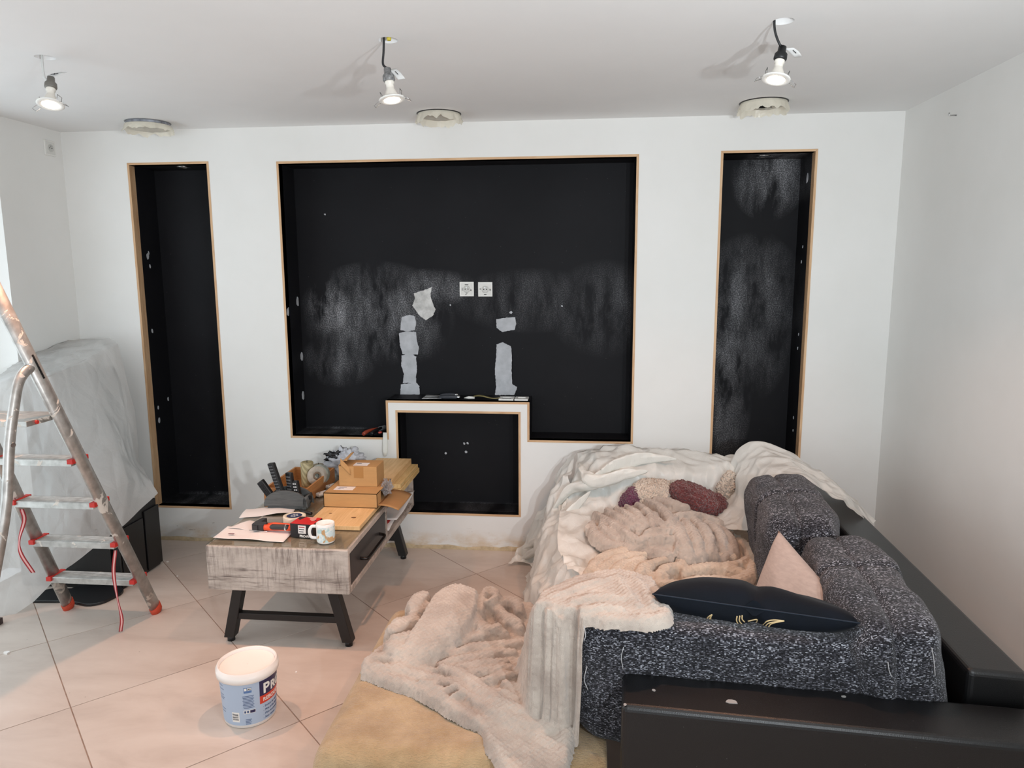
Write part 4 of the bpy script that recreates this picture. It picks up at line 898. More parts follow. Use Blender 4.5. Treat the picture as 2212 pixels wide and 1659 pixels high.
# back frame: bent tube from the hinge down and towards the viewer
for f, dx in ((railR, .02), (railL, -.02)):
    h = f(1.31); dn = Vector((-.0, -.62, -1.31))
    P = [h + Vector((0, .0, .0)), h + Vector((0, -.045, -.012)), h + Vector((0, -.085, -.05)), h + Vector((0, -.115, -.12)), h + Vector((0, -.165, -.28)), h + Vector((dx * .3, -.222, -.515)), h + Vector((dx * .3 - .03, -.30, -.82)), h + Vector((dx * .3 - .08, -.42, -1.305))]
    obj('back_leg', G().tube(path(P, 24), .022, 14, flat=(1, .75, Vector((0, 1, 0)))), M_ALU, t)
    q = h + Vector((0, -.165, -.28)); obj('rivet', G().cyl(q + Vector((.012, -.0, 0)), q + Vector((.02, -.004, 0)), .009), M_CHROME, t)
    obj('hinge_slot', G().tube([f(1.36) + Vector((.019, 0, 0)), f(1.26) + Vector((.019, 0, 0))], .004, 8), M_DARK, t)
def stripe():
    m = NT('red_white_webbing'); m.set(Roughness=.85); c = m.n('ShaderNodeTexCoord'); sp = m.n('ShaderNodeSeparateXYZ'); m.l(c.outputs['UV'], sp.inputs[0])
    d = m.math('ABSOLUTE', m.math('SUBTRACT', sp.outputs[0], .5)); m.col(m.ramp(d, [(.0, (222, 170, 166)), (.2, (222, 170, 166)), (.22, (160, 48, 52)), (.5, (150, 40, 46))])); return m.m
def webbing(pts, w, side):
    P = path(pts, 26); g = G(); A = []
    for i, p in enumerate(P):
        s = Vector(side) ; s = Matrix.Rotation(.6 * math.sin(i * .35), 3, 'Z') @ s; A.append([p - s * w, p - s * w * .3, p + s * w * .3, p + s * w])
    g.slab(np.array([[list(q) for q in r] for r in A]), .0018); o = obj('strap', g, stripe(), t); me = o.data; uv = me.uv_layers.new(name='UVMap')
    for l in me.loops: uv.data[l.index].uv = ((l.vertex_index % 104 % 4) / 3., (l.vertex_index % 104 // 4) / 25.)
a = railR(.40); webbing([a + Vector((-.03, -.03, 0)), a + Vector((-.035, -.05, -.1)), a + Vector((-.03, -.05, -.22)), a + Vector((-.02, -.045, -.33)), a + Vector((-.028, -.05, -.395))], .008, (1, .1, 0))
a = railL(.60); webbing([a + Vector((.02, -.035, .02)), a + Vector((.035, -.045, -.03)), a + Vector((.0, -.045, -.12)), a + Vector((-.0, -.045, -.19)), a + Vector((.05, -.045, -.28))], .009, (1, .1, 0))

# ------------------------------------------------------------------ black unit under a dust sheet
t = thing('black_cabinet', (-4.4, -.45, 0), 'black lacquered cabinet mostly hidden under a grey dust sheet', 'cabinet')
obj('cabinet_base', G().box(-4.70, -4.115, -.72, -.37, .0, .40), M_CAB, t, bevel=.006)
vs = []
for z, xr in ((.40, -4.27), (1.15, -4.36)): vs += [(-4.70, -.60 + .1 * z, z), (xr, -.58 + .12 * z, z), (xr, -.34 + .06 * z, z), (-4.70, -.34 + .06 * z, z)]
obj('cabinet_body', G().add(vs, [(3, 2, 1, 0), (4, 5, 6, 7)] + [(i, (i + 1) % 4, 4 + (i + 1) % 4, 4 + i) for i in range(4)]), M_CAB, t, bevel=.006)
obj('side_panel', G().box(-4.115, -4.105, -.50, -.365, .015, .36), M_CAB, t, bevel=.002); obj('side_panel', G().box(-4.115, -4.107, -.71, -.515, .015, .33), M_CAB, t, bevel=.002)
obj('front_panel', G().box(-4.68, -4.16, -.735, -.72, .04, .5), M_CAB, t, bevel=.003)
def rplate(cx, cy, sx, sy, rz, z0, z1, r=.05):
    P = []
    for q, (a, b) in enumerate(((1, 1), (-1, 1), (-1, -1), (1, -1))):
        for k in range(7):
            an = math.pi / 2 * q + math.pi / 2 * k / 6; P.append((a * (sx - r) + r * math.cos(an), b * (sy - r) + r * math.sin(an)))
    return G().prism(P, z0, z1, TR((cx, cy, 0), rz))
obj('base_plate', rplate(-4.24, -.80, .15, .11, -.25, 0, .016, .08), M_BLKPL, t, bevel=.004); obj('base_plate', rplate(-4.40, -.83, .12, .075, .1, 0, .014, .05), M_BLKPL, t, bevel=.004)

def flat_net(rows, nu, nv):
    A = np.array([[list(p) for p in r] for r in rows], float)
    for ax, n in ((0, nv), (1, nu)):
        t = np.linspace(0, A.shape[ax] - 1, n); i = np.minimum(t.astype(int), A.shape[ax] - 2); f = (t - i); f = f.reshape((-1, 1, 1) if ax == 0 else (1, -1, 1)); A = np.take(A, i, ax) * (1 - f) + np.take(A, i + 1, ax) * f
    return A
def sheet_mesh(rows, nu, nv, amp, sc, seed, fine=.3, facet=False):
    """control net -> draped sheet with creases"""
    A = net(rows, nu, nv)
    if facet: A = .7 * flat_net(rows, nu, nv) + .3 * A
    N = normals(A); N *= np.sign((N * (np.array((CX, CY, CZ)) - A)).sum(-1, keepdims=True))
    for i in range(nv):
        for j in range(nu):
            p = Vector(A[i, j]); p.z *= .5; p = p * sc + Vector((seed, seed * .7, 0))
            w = Vector((noise.noise(p * .8), noise.noise(p * .8 + Vector((9, 3, 1))), noise.noise(p * .8 + Vector((2, 7, 5))))) * .6
            d = .75 * noise.voronoi((p + w) * 1.1)[0][0] - .3 + fine * (.6 * noise.voronoi((p + w) * 2.9)[0][0] - .25)
            A[i, j] += N[i, j] * amp * d
    return A
def pts(row): return [at(*q[:2], **q[2]) for q in row]
Yk = lambda v: {'y': v}
Zk = lambda v: {'z': v}
# sheet: rows from the top back edge down to the hem
rows = [
 pts([(-60, 800, Yk(-.35)), (20, 765, Yk(-.15)), (70, 745, Yk(-.12)), (155, 733, Yk(-.12)), (205, 735, Yk(-.2)), (250, 739, Yk(-.3))]),
 pts([(-60, 850, Yk(-.8)), (10, 812, Yk(-.78)), (60, 800, Yk(-.76)), (108, 806, Yk(-.76)), (180, 775, Yk(-.56)), (254, 745, Yk(-.33))]),
 pts([(-60, 880, Yk(-.9)), (8, 850, Yk(-.84)), (60, 828, Yk(-.80)), (108, 816, Yk(-.78)), (188, 792, Yk(-.58)), (262, 775, Yk(-.34))]),
 pts([(-60, 980, Yk(-.98)), (20, 970, Yk(-.90)), (84, 945, Yk(-.83)), (140, 915, Yk(-.79)), (222, 885, Yk(-.6)), (284, 880, Yk(-.35))]),
 pts([(-60, 1100, Yk(-1.04)), (20, 1080, Yk(-.93)), (100, 1050, Yk(-.85)), (170, 1010, Yk(-.8)), (255, 985, Yk(-.62)), (297, 990, Yk(-.38))]),
 pts([(-60, 1230, Yk(-1.08)), (10, 1200, Yk(-.98)), (100, 1150, Yk(-.9)), (190, 1080, Yk(-.82)), (275, 1045, Yk(-.65)), (318, 1035, Yk(-.44))]),
 pts([(-60, 1380, Yk(-1.13)), (0, 1348, Yk(-1.06)), (75, 1298, Yk(-.98)), (150, 1222, Yk(-.9)), (262, 1138, Yk(-.72)), (341, 1066, Yk(-.47))])]
A = sheet_mesh(rows, 121, 121, .045, 3.4, 3.3, .5, True); A[:, :, 0] = np.maximum(A[:, :, 0], XL + .012); ds = obj('dust_sheet', G().grid(A), M_FILMG); tag(ds, 'grey translucent plastic dust sheet over the black cabinet by the ladder', 'dust sheet')
g = G(); g.box(-4.50, -4.465, -1.16, -1.125, 0, .03); tag(obj('wooden_block', g, pm('dark_block', (66, 52, 50), .7)), 'small dark wooden block on the floor at the dust sheet hem', 'block')

# ------------------------------------------------------------------ corner sofa
SO, SR = Vector((-1.566, -2.355, 0)), -.08
MS = Matrix.Translation(SO) @ Matrix.Rotation(SR, 4, 'Z')
def sv(u, v, z): return MS @ Vector((u, v, z))
sofa = thing('corner_sofa', sv(.5, 1.1, 0), 'black leatherette corner sofa frame with wide flat arm and back', 'sofa')
ARM_Z, BACK_Z = .525, .605
def sbox(name, u0, u1, v0, v1, z0, z1, mat=M_LEATHER, bevel=.02, parent=sofa): return obj(name, G().box(u0, u1, v0, v1, z0, z1, MS), mat, parent, bevel=bevel, seg=4)
arm = sbox('armrest', 0, 1.12, 0, .178, .05, ARM_Z, bevel=.016)
back = obj('backrest', G().prism([(-.632, -2.232), (-.478, -2.248), (-.405, -.2), (-.556, -.19)], .05, BACK_Z), M_LEATHER, sofa, bevel=.016, seg=4)
sbox('seat_base', .03, .89, .182, 2.01, .05, .22); sbox('seat_base', -.26, .025, 1.2, 2.01, .05, .22)
sbox('backrest', -.27, .86, 2.02, 2.13, .05, BACK_Z - .04)
for u, v in ((.04, .06), (1.08, .06), (-.2, 1.3), (.95, 2.05), (-.2, 2.05)): obj('foot', G().cyl(sv(u, v, 0), sv(u, v, .055), .022), M_BLKPL, sofa)
for a, b, r, q in ((1580, 1516, .012, 1.5), (1412, 1491, .006, 1), (1823, 1505, .005, 1.4), (1573, 1466, .004, 1.6), (1350, 1522, .005, 1)):
    p = at(a, b, z=ARM_Z); P = [(p.x + r * q * math.cos(k) * (.7 + .4 * random.random()), p.y + r * math.sin(k) * (.7 + .4 * random.random())) for k in np.linspace(0, 5.6, 9)]
    obj('paint_spot', G().prism(P, ARM_Z - .0005, ARM_Z + .0012), pm('dried_paint', (150, 148, 146), .6), arm)

def rbox_pts(n, p):
    """rounded cube as six grids -> list of (verts, faces)"""
    out = []
    for ax in range(3):
        for sg in (-1, 1):
            A = np.zeros((n + 1, n + 1, 3))
            for i in range(n + 1):
                for j in range(n + 1):
                    a, b = math.tan((2 * i / n - 1) * .7854), math.tan((2 * j / n - 1) * .7854); v = [0, 0, 0]; v[ax] = sg; v[(ax + 1) % 3] = a; v[(ax + 2) % 3] = b
                    k = (abs(v[0]) ** p + abs(v[1]) ** p + abs(v[2]) ** p) ** (1 / p); A[i, j] = [v[0] / k, v[1] / k, v[2] / k]
            out.append(A)
    return out
def cushion(name, M, size, p, label, lump=.012, seam=None, seed=0., n=26, bend=None):
    """soft tweed block; M places it, size half extents"""
    g = G(); hx_, hy_, hz_ = size
    for A in rbox_pts(n, p):
        B = []
        for row in A:
            r = []
            for q in row:
                v = Vector((q[0] * hx_, q[1] * hy_, q[2] * hz_)); d = Vector((q[0], q[1], q[2]))
                v += d * lump * (noise.noise(v * 6 + Vector((seed, 0, 0))) + .5 * noise.noise(v * 15 + Vector((0, seed, 0))))
                if seam:
                    for ax, pos, dep in seam: v -= d * dep * math.exp(-((v[ax] - pos) / .011) ** 2)
                if bend: v = bend(v)
                r.append(M @ v)
            B.append(r)
        g.grid(np.array([[list(c) for c in r] for r in B]))
    o = obj(name, g, M_TWEED, weld=True); tag(o, label, 'cushion', 'loose tweed sofa cushions'); return o
def MR(c, rz=0, ry=0, rx=0): return Matrix.Translation(c) @ Matrix.Rotation(rz, 4, 'Z') @ Matrix.Rotation(ry, 4, 'Y') @ Matrix.Rotation(rx, 4, 'X')
SEAT = .36
for (u0, u1, v0, v1, lab) in ((.0, .895, .42, 1.08, 'charcoal tweed seat cushion beside the arm, under the blankets'), (-.27, .87, 1.10, 1.94, 'charcoal tweed seat cushion in the far corner, under the dust sheet')):
    cushion('seat_cushion', MS @ Matrix.Translation(((u0 + u1) / 2, (v0 + v1) / 2, (.225 + SEAT) / 2)), ((u1 - u0) / 2, (v1 - v0) / 2, (SEAT - .225) / 2), 7, lab, .004, seed=u0 + v0, n=16)
# arm bolster: between arm and seat, sticking out to the left of the arm
ac = cushion('arm_cushion', MR((-1.265, -2.09, .472), -.06), (.425, .125, .200), 5.5, 'long charcoal tweed cushion lying against the black sofa arm', .010, [(2, .155, .004)], 1.3, 34)
c2 = cushion('back_cushion', MR((-.78, -1.90, .565), SR + math.pi / 2, 0, -.10), (.36, .135, .19), 4.6, 'near charcoal tweed back cushion leaning on the sofa back', .014, [(0, .02, .02), (1, .01, .012)], 4.1, 40)
c1 = cushion('back_cushion', MR((-.80, -1.13, .575), SR + math.pi / 2, 0, -.08), (.36, .15, .20), 4.2, 'far charcoal tweed back cushion half covered by the dust sheet', .014, [(0, -.06, .02), (1, .02, .012)], 7.7, 40)
# loose threads
M_THREAD = pm('pale_thread', (168, 168, 170), .8)
for par, P in ((ac, [(1262, 1352), (1265, 1372), (1262, 1384)]), (ac, [(1347, 1398), (1342, 1420), (1346, 1446)]), (ac, [(1268, 1440), (1262, 1468), (1270, 1490)])):
    pp = [at(a, b, y=-2.232) for a, b in P]; obj('loose_thread', G().tube(path(pp, 8), .0012, 5), M_THREAD, par)
for par, P in ((c2, [(1918, 1430), (1921, 1450), (1927, 1463)]), (c2, [(2013, 1400), (2018, 1430), (2020, 1460)])):
    pp = [at(a, b, y=-2.29) for a, b in P]; obj('loose_thread', G().tube(path(pp, 8), .0012, 5), M_THREAD, par)

# ------------------------------------------------------------------ ottoman and fur throw
OX0, OX1, OY0, OY1, OZ = -2.45, -1.60, -2.27, -1.36, .255
ot = thing('ottoman', ((OX0 + OX1) / 2, (OY0 + OY1) / 2, 0), 'large low ottoman hidden under the camel fur throw', 'ottoman')
obj('ottoman_body', G().box(OX0, OX1, OY0, OY1, .05, OZ), M_LEATHER, ot, bevel=.03, seg=4)
for x in (OX0 + .08, OX1 - .08):
    for y in (OY0 + .08, OY1 - .08): obj('foot', G().cyl((x, y, 0), (x, y, .052), .022), M_BLKPL, ot)
def throw_pt(x, y):
    """height of a cover of the ottoman with rounded edges"""
    r = .07; dx = max(OX0 - .008 + r - x, x - (OX1 + .008 - r), 0); dy = max(OY0 - .012 + r - y, y - (OY1 + .008 - r), 0)
    return dx, dy, r
rowsT = []; n = 96; e = .23
for i in range(n + 1):
    row = []
    for j in range(n + 1):
        a = OX0 - e + (OX1 + .004 - OX0 + e) * j / n; b = OY0 - e + (OY1 - OY0 + 2 * e) * i / n
        # arc-length wrap over the edge
        def wrap(s, lo, hi, r=.06):
            if s < lo + r:
                d = lo + r - s
                if d < r * 1.5708: return lo + r - r * math.sin(d / r), r * (1 - math.cos(d / r))
                return lo, r + (d - r * 1.5708)
            if s > hi - r:
                d = s - hi + r
                if d < r * 1.5708: return hi - r + r * math.sin(d / r), r * (1 - math.cos(d / r))
                return hi, r + (d - r * 1.5708)
            return s, 0
        x, d1 = wrap(a, OX0 - .012, OX1 + 9); y, d2 = wrap(b, OY0 - .014, OY1 + .012)
        z = OZ + .024 - d1 - d2 + .006 * noise.noise((a * 5, b * 5, 2)) + .004 * noise.noise((a * 14, b * 14, 5))
        if z < .02: z = .02 + .01 * noise.noise((a * 9, b * 9, 1))
        w = .012 * noise.noise((a * 7, b * 7, 7)) * min(1, (d1 + d2) * 8)
        row.append((x + (w if d1 > d2 else 0), y + (w if d2 >= d1 else 0), z))
    rowsT.append(row)
tag(obj('fur_throw', G().slab(np.array(rowsT), .010), M_THROW), 'camel coloured fur throw spread over the ottoman', 'throw')

# ------------------------------------------------------------------ soft furnishings
def soft(name, g, mat, label, cat, cell=.005, R=.03, wr=.003, wsc=18, seed=0., drop=.05, it=2):
    """cloth laid over the traced folds: height field of the folds, valleys closed as a stiff pile fabric closes them"""
    import bmesh
    from mathutils.bvhtree import BVHTree
    bvh = BVHTree.FromPolygons([Vector(v) for v in g.v], g.f); V = np.array(g.v); x0, y0 = V[:, 0].min() - 4 * cell, V[:, 1].min() - 4 * cell
    nx, ny = int((V[:, 0].max() - x0) / cell) + 5, int((V[:, 1].max() - y0) / cell) + 5; Z = np.full((ny, nx), -1.); dn = Vector((0, 0, -1))
    for i in range(ny):
        for j in range(nx):
            h = bvh.ray_cast(Vector((x0 + j * cell, y0 + i * cell, 2)), dn)[0]
            if h is not None: Z[i, j] = h.z
    mask = Z > -.5; k = int(R * .9 / cell); off = [(a, b, ((a * a + b * b) * cell * cell) / (2 * R)) for a in range(-k, k + 1) for b in range(-k, k + 1) if a * a + b * b <= k * k]
    def sh(A, a, b, fill):
        B = np.full_like(A, fill); B[max(0, a):ny + min(0, a), max(0, b):nx + min(0, b)] = A[max(0, -a):ny - max(0, a), max(0, -b):nx - max(0, b)]; return B
    D = np.full_like(Z, -9.)
    for a, b, h in off: D = np.maximum(D, sh(Z, a, b, -9.) - h)
    E = np.full_like(Z, 9.)
    for a, b, h in off: E = np.minimum(E, sh(D, a, b, 9.) + h)
    m2 = mask.copy()
    for _ in range(5): m2 = m2 | np.roll(m2, 1, 0) | np.roll(m2, -1, 0) | np.roll(m2, 1, 1) | np.roll(m2, -1, 1)
    for _ in range(5): m2 = m2 & np.roll(m2, 1, 0) & np.roll(m2, -1, 0) & np.roll(m2, 1, 1) & np.roll(m2, -1, 1)
    hole = m2 & ~mask
    for _ in range(60):
        if not hole.any(): break
        S_ = np.zeros_like(Z); C_ = np.zeros_like(Z); ok = ~hole & (mask | m2)
        for a, b in ((0, 1), (0, -1), (1, 0), (-1, 0)): S_ += np.where(np.roll(ok, (a, b), (0, 1)), np.roll(Z, (a, b), (0, 1)), 0); C_ += np.roll(ok, (a, b), (0, 1))
        fill = hole & (C_ > 0); Z = np.where(fill, S_ / np.maximum(C_, 1), Z); mask = mask | fill; hole = hole & ~fill
    E = np.where(mask, np.maximum(E, Z), -1.)
    for ring, dz in ((0, .005), (1, min(.014, drop)), (2, drop)):
        M2 = mask.copy(); S_ = np.zeros_like(Z); C_ = np.zeros_like(Z)
        for a in (-1, 0, 1):
            for b in (-1, 0, 1):
                m_ = sh(mask.astype(float), a, b, 0.); S_ += np.where(m_ > 0, sh(E, a, b, 0.), 0); C_ += m_
        new = (C_ > 0) & ~mask; E = np.where(new, S_ / np.maximum(C_, 1) - dz, E); mask = mask | new
    idx = -np.ones((ny, nx), int); q = np.argwhere(mask); idx[mask] = np.arange(len(q)); vs_ = [(x0 + j * cell, y0 + i * cell, E[i, j]) for i, j in q]
    F_ = [(idx[i, j], idx[i, j + 1], idx[i + 1, j + 1], idx[i + 1, j]) for i in range(ny - 1) for j in range(nx - 1) if mask[i, j] and mask[i, j + 1] and mask[i + 1, j] and mask[i + 1, j + 1]]
    o = obj(name, G().add(vs_, F_, True), mat); me = o.data; bm = bmesh.new(); bm.from_mesh(me)
    for _ in range(it): bmesh.ops.smooth_vert(bm, verts=bm.verts, factor=.5, use_axis_x=True, use_axis_y=True, use_axis_z=True)
    bm.normal_update()
    for v in bm.verts:
        c = v.co; v.co = c + v.normal * (wr * noise.noise(c * wsc + Vector((seed, 0, 0))) + wr * .6 * noise.noise(c * wsc * 2.6 + Vector((0, seed, 0))) + .0024 * math.sin(c.x * 300 + 2 * math.sin(c.y * 30)) * math.sin((c.y + c.z) * 300 + 2 * math.sin(c.x * 25)))
    bm.to_mesh(me); bm.free(); return tag(o, label, cat)
LOW = 0.
def P3(q, z=None):
    h = q[2] if len(q) > 2 else z; return at(q[0], q[1], z=h - LOW * min(1, max(0, (.67 - h) / .2)))
def fold(g, P, r, z=None, up=Vector((0, 0, 1)), wide=1.2, tall=.95):
    pp = [P3(q, z) + up * (r * (1 - tall)) for q in P]; m = max(10, 6 * len(pp)); Q = path(pp, m); sd = noise.noise(pp[0] * 9) * 20
    rr = [r * (.45 + .55 * math.sin(math.pi * (i + .5) / m) ** .45) * (1 + .16 * noise.noise((i * .35, sd, 0))) for i in range(m)]
    Q = [q + Vector((noise.noise((i * .3, sd, 3)), noise.noise((i * .3, sd, 6)), 0)) * r * .25 for i, q in enumerate(Q)]
    g.tube(Q, rr, 14, flat=(tall, wide, up))
def layer(g, rows, t, z=None, nu=14, nv=14): g.slab(net([[P3(q, z) for q in r] for r in rows], nu, nv)[::-1], t)

# plush blanket: over the end of the arm cushion and in folds on the ottoman
g = G(); LOW = .08
layer(g, [[(890, 1335), (980, 1315), (1080, 1305), (1150, 1310)], [(845, 1385), (950, 1380), (1080, 1380), (1165, 1385)], [(800, 1432), (930, 1450), (1080, 1460), (1190, 1455)], [(905, 1475), (1000, 1500), (1100, 1520), (1200, 1520)], [(1020, 1550), (1070, 1570), (1140, 1585), (1215, 1585)], [(1065, 1620), (1100, 1650), (1160, 1690), (1220, 1700)]], .02, .376, 20, 24)
layer(g, [[(942, 1290, .475), (985, 1270, .48), (1030, 1283, .475)], [(915, 1330, .475), (965, 1325, .48), (1020, 1330, .46)], [(882, 1390, .44), (930, 1396, .445), (975, 1385, .43)], [(862, 1430, .40), (900, 1438, .405), (930, 1430, .40)]], .024)
for P, r, zz in (([(893, 1318), (903, 1300), (922, 1286)], .03, .445), ([(890, 1335), (915, 1318), (940, 1320)], .028, .43), ([(842, 1372), (870, 1352), (908, 1340)], .032, .425), ([(838, 1392), (862, 1408), (892, 1400)], .032, .42), ([(845, 1385), (880, 1380), (905, 1372)], .026, .44),
    ([(1040, 1320), (1042, 1290), (1054, 1275), (1070, 1278), (1070, 1292), (1052, 1302)], .016, .46), ([(1060, 1318), (1090, 1300), (1116, 1306), (1122, 1325)], .024, .43), ([(1078, 1318), (1100, 1338), (1128, 1350)], .022, .425), ([(1030, 1300), (1030, 1340), (1050, 1362), (1085, 1356)], .024, .425), ([(1085, 1350), (1105, 1345), (1128, 1362)], .02, .415),
    ([(985, 1392), (1040, 1374), (1100, 1366)], .022, .41), ([(965, 1418), (1020, 1402), (1090, 1394), (1130, 1386)], .02, .408), ([(945, 1438), (1000, 1426), (1060, 1414), (1115, 1408)], .018, .406), ([(975, 1446), (1040, 1436), (1100, 1428)], .018, .405), ([(1000, 1458), (1060, 1450), (1115, 1442)], .018, .405), ([(1030, 1475), (1080, 1464), (1120, 1458)], .017, .405),
    ([(786, 1436), (822, 1442), (872, 1450), (930, 1468), (985, 1482), (1040, 1522), (1090, 1552)], .019, .402), ([(788, 1448), (850, 1468), (910, 1488), (955, 1512), (1005, 1542), (1040, 1560)], .019, .392), ([(788, 1432), (830, 1420), (862, 1430)], .02, .405), ([(830, 1448), (880, 1440), (940, 1450)], .016, .405),
    ([(955, 1492), (985, 1480), (998, 1492), (975, 1504)], .010, .416), ([(930, 1480), (950, 1490), (960, 1505)], .011, .412), ([(905, 1470), (935, 1476), (950, 1466)], .010, .415),
    ([(950, 1440), (1000, 1462), (1050, 1500), (1100, 1530), (1160, 1545), (1212, 1538)], .024, .41), ([(1000, 1478), (1050, 1520), (1110, 1555), (1170, 1572), (1225, 1575)], .022, .402), ([(1056, 1580), (1085, 1630), (1110, 1670)], .018, .385), ([(1060, 1490), (1100, 1505), (1140, 1520), (1190, 1525)], .018, .408), ([(1085, 1475), (1115, 1490), (1140, 1510)], .018, .412), ([(1120, 1590), (1140, 1640), (1150, 1690)], .018, .384), ([(1080, 1585), (1105, 1635), (1125, 1680)], .016, .384), ([(1140, 1560), (1175, 1600), (1210, 1612)], .018, .39), ([(1060, 1545), (1110, 1572), (1150, 1590)], .016, .395), ([(1195, 1590), (1205, 1640), (1200, 1690)], .016, .386), ([(1170, 1600), (1180, 1640), (1182, 1680)], .014, .378)):
    fold(g, P, r, zz)
# the part hanging down over the cushion end
layer(g, [[(1162, 1296, .69), (1189, 1296, .69), (1234, 1300, .69)], [(1146, 1340, .625), (1190, 1352, .61), (1224, 1362, .60)], [(1132, 1400, .49), (1178, 1422, .485), (1218, 1440, .48)], [(1115, 1450, .40), (1170, 1480, .39), (1212, 1505, .39)]], .014)
for P, r in (([(1168, 1300, .70), (1150, 1350, .63), (1138, 1410, .48), (1118, 1448, .41)], .02), ([(1200, 1318, .69), (1190, 1380, .59), (1194, 1440, .49), (1204, 1505, .41)], .017), ([(1216, 1340, .67), (1212, 1400, .57), (1200, 1470, .46), (1190, 1515, .41)], .019), ([(1182, 1318, .69), (1166, 1380, .58), (1158, 1440, .46)], .012), ([(1200, 1330, .68), (1194, 1390, .57), (1190, 1440, .49)], .012),
    ([(1220, 1460, .46), (1224, 1520, .42), (1224, 1590, .40), (1214, 1660, .385)], .02), ([(1192, 1530, .41), (1206, 1560, .40), (1212, 1600, .39)], .018)): fold(g, P, r, None, Vector((-.75, -.35, .55)).normalized())
layer(g, [[(1122, 1456, .43), (1150, 1462, .442), (1185, 1478, .435)], [(1130, 1490, .43), (1160, 1490, .44), (1189, 1500, .425)], [(1158, 1512, .415), (1185, 1520, .42), (1200, 1518, .415)]], .016)
# the part lying on top of the cushion
layer(g, [[(1170, 1285, .682), (1255, 1251, .682), (1335, 1239, .686), (1405, 1255, .682)], [(1164, 1300, .686), (1250, 1277, .687), (1345, 1264, .69), (1420, 1279, .686)], [(1200, 1318, .686), (1270, 1307, .686), (1360, 1307, .687), (1430, 1309, .685)], [(1250, 1327, .680), (1300, 1331, .682), (1370, 1339, .682), (1434, 1327, .680)]], .018)
fold(g, [(1252, 1331), (1300, 1335), (1370, 1341), (1424, 1335), (1434, 1317), (1424, 1289), (1405, 1257)], .017, .69)
for P in ([(1190, 1292), (1270, 1265), (1330, 1251)], [(1330, 1245), (1350, 1279), (1380, 1311)], [(1368, 1249), (1394, 1279), (1412, 1313)], [(1230, 1301), (1300, 1291), (1345, 1295)], [(1250, 1319), (1300, 1315), (1350, 1319)]): fold(g, P, .016, .703)
soft('plush_blanket', g, M_PLUSH, 'taupe plush blanket tumbling from the arm cushion onto the ottoman', 'blanket', .0036, .008, .0025, 16, 1.0, .014, 4)

# lower blanket on the seat
LOW = 0.; g = G()
layer(g, [[(1320, 1130), (1400, 1125), (1500, 1130), (1590, 1140), (1620, 1165)], [(1285, 1200), (1400, 1200), (1500, 1210), (1600, 1200), (1638, 1200)], [(1270, 1232), (1380, 1235), (1480, 1240), (1580, 1245), (1645, 1235)], [(1278, 1256), (1380, 1266), (1480, 1275), (1580, 1275), (1645, 1270)]], .024, .368, 20, 14)
for P, r, zz in (([(1268, 1238), (1300, 1208), (1350, 1192), (1420, 1184), (1480, 1196), (1505, 1208)], .026, .435), ([(1290, 1242), (1325, 1214), (1365, 1202), (1410, 1198)], .022, .432), ([(1312, 1252), (1345, 1222), (1392, 1208)], .022, .432), ([(1345, 1255), (1365, 1228), (1400, 1216)], .022, .43), ([(1390, 1250), (1405, 1222), (1440, 1210)], .022, .435), ([(1420, 1255), (1440, 1230), (1485, 1220)], .022, .432), ([(1376, 1258), (1388, 1228), (1412, 1214)], .018, .445), ([(1330, 1262), (1400, 1264), (1470, 1262)], .022, .42),
    ([(1595, 1168), (1622, 1190), (1632, 1222), (1612, 1250), (1570, 1262)], .03, .42), ([(1470, 1238), (1540, 1230), (1605, 1238)], .03, .422), ([(1500, 1212), (1540, 1208), (1590, 1206)], .028, .425), ([(1560, 1222), (1600, 1218), (1618, 1205)], .018, .435), ([(1266, 1238), (1268, 1252), (1284, 1253), (1290, 1238)], .012, .425), ([(1276, 1222), (1310, 1246), (1330, 1262)], .014, .44), ([(1480, 1258), (1530, 1254), (1590, 1258)], .022, .425), ([(1440, 1196), (1470, 1212), (1480, 1236)], .016, .435)):
    fold(g, P, r, zz)
soft('plush_blanket', g, M_PLUSH2, 'beige plush blanket heaped on the sofa seat, under the taupe one', 'blanket', .004, .006, .0022, 16, 4.0, .03, 1)
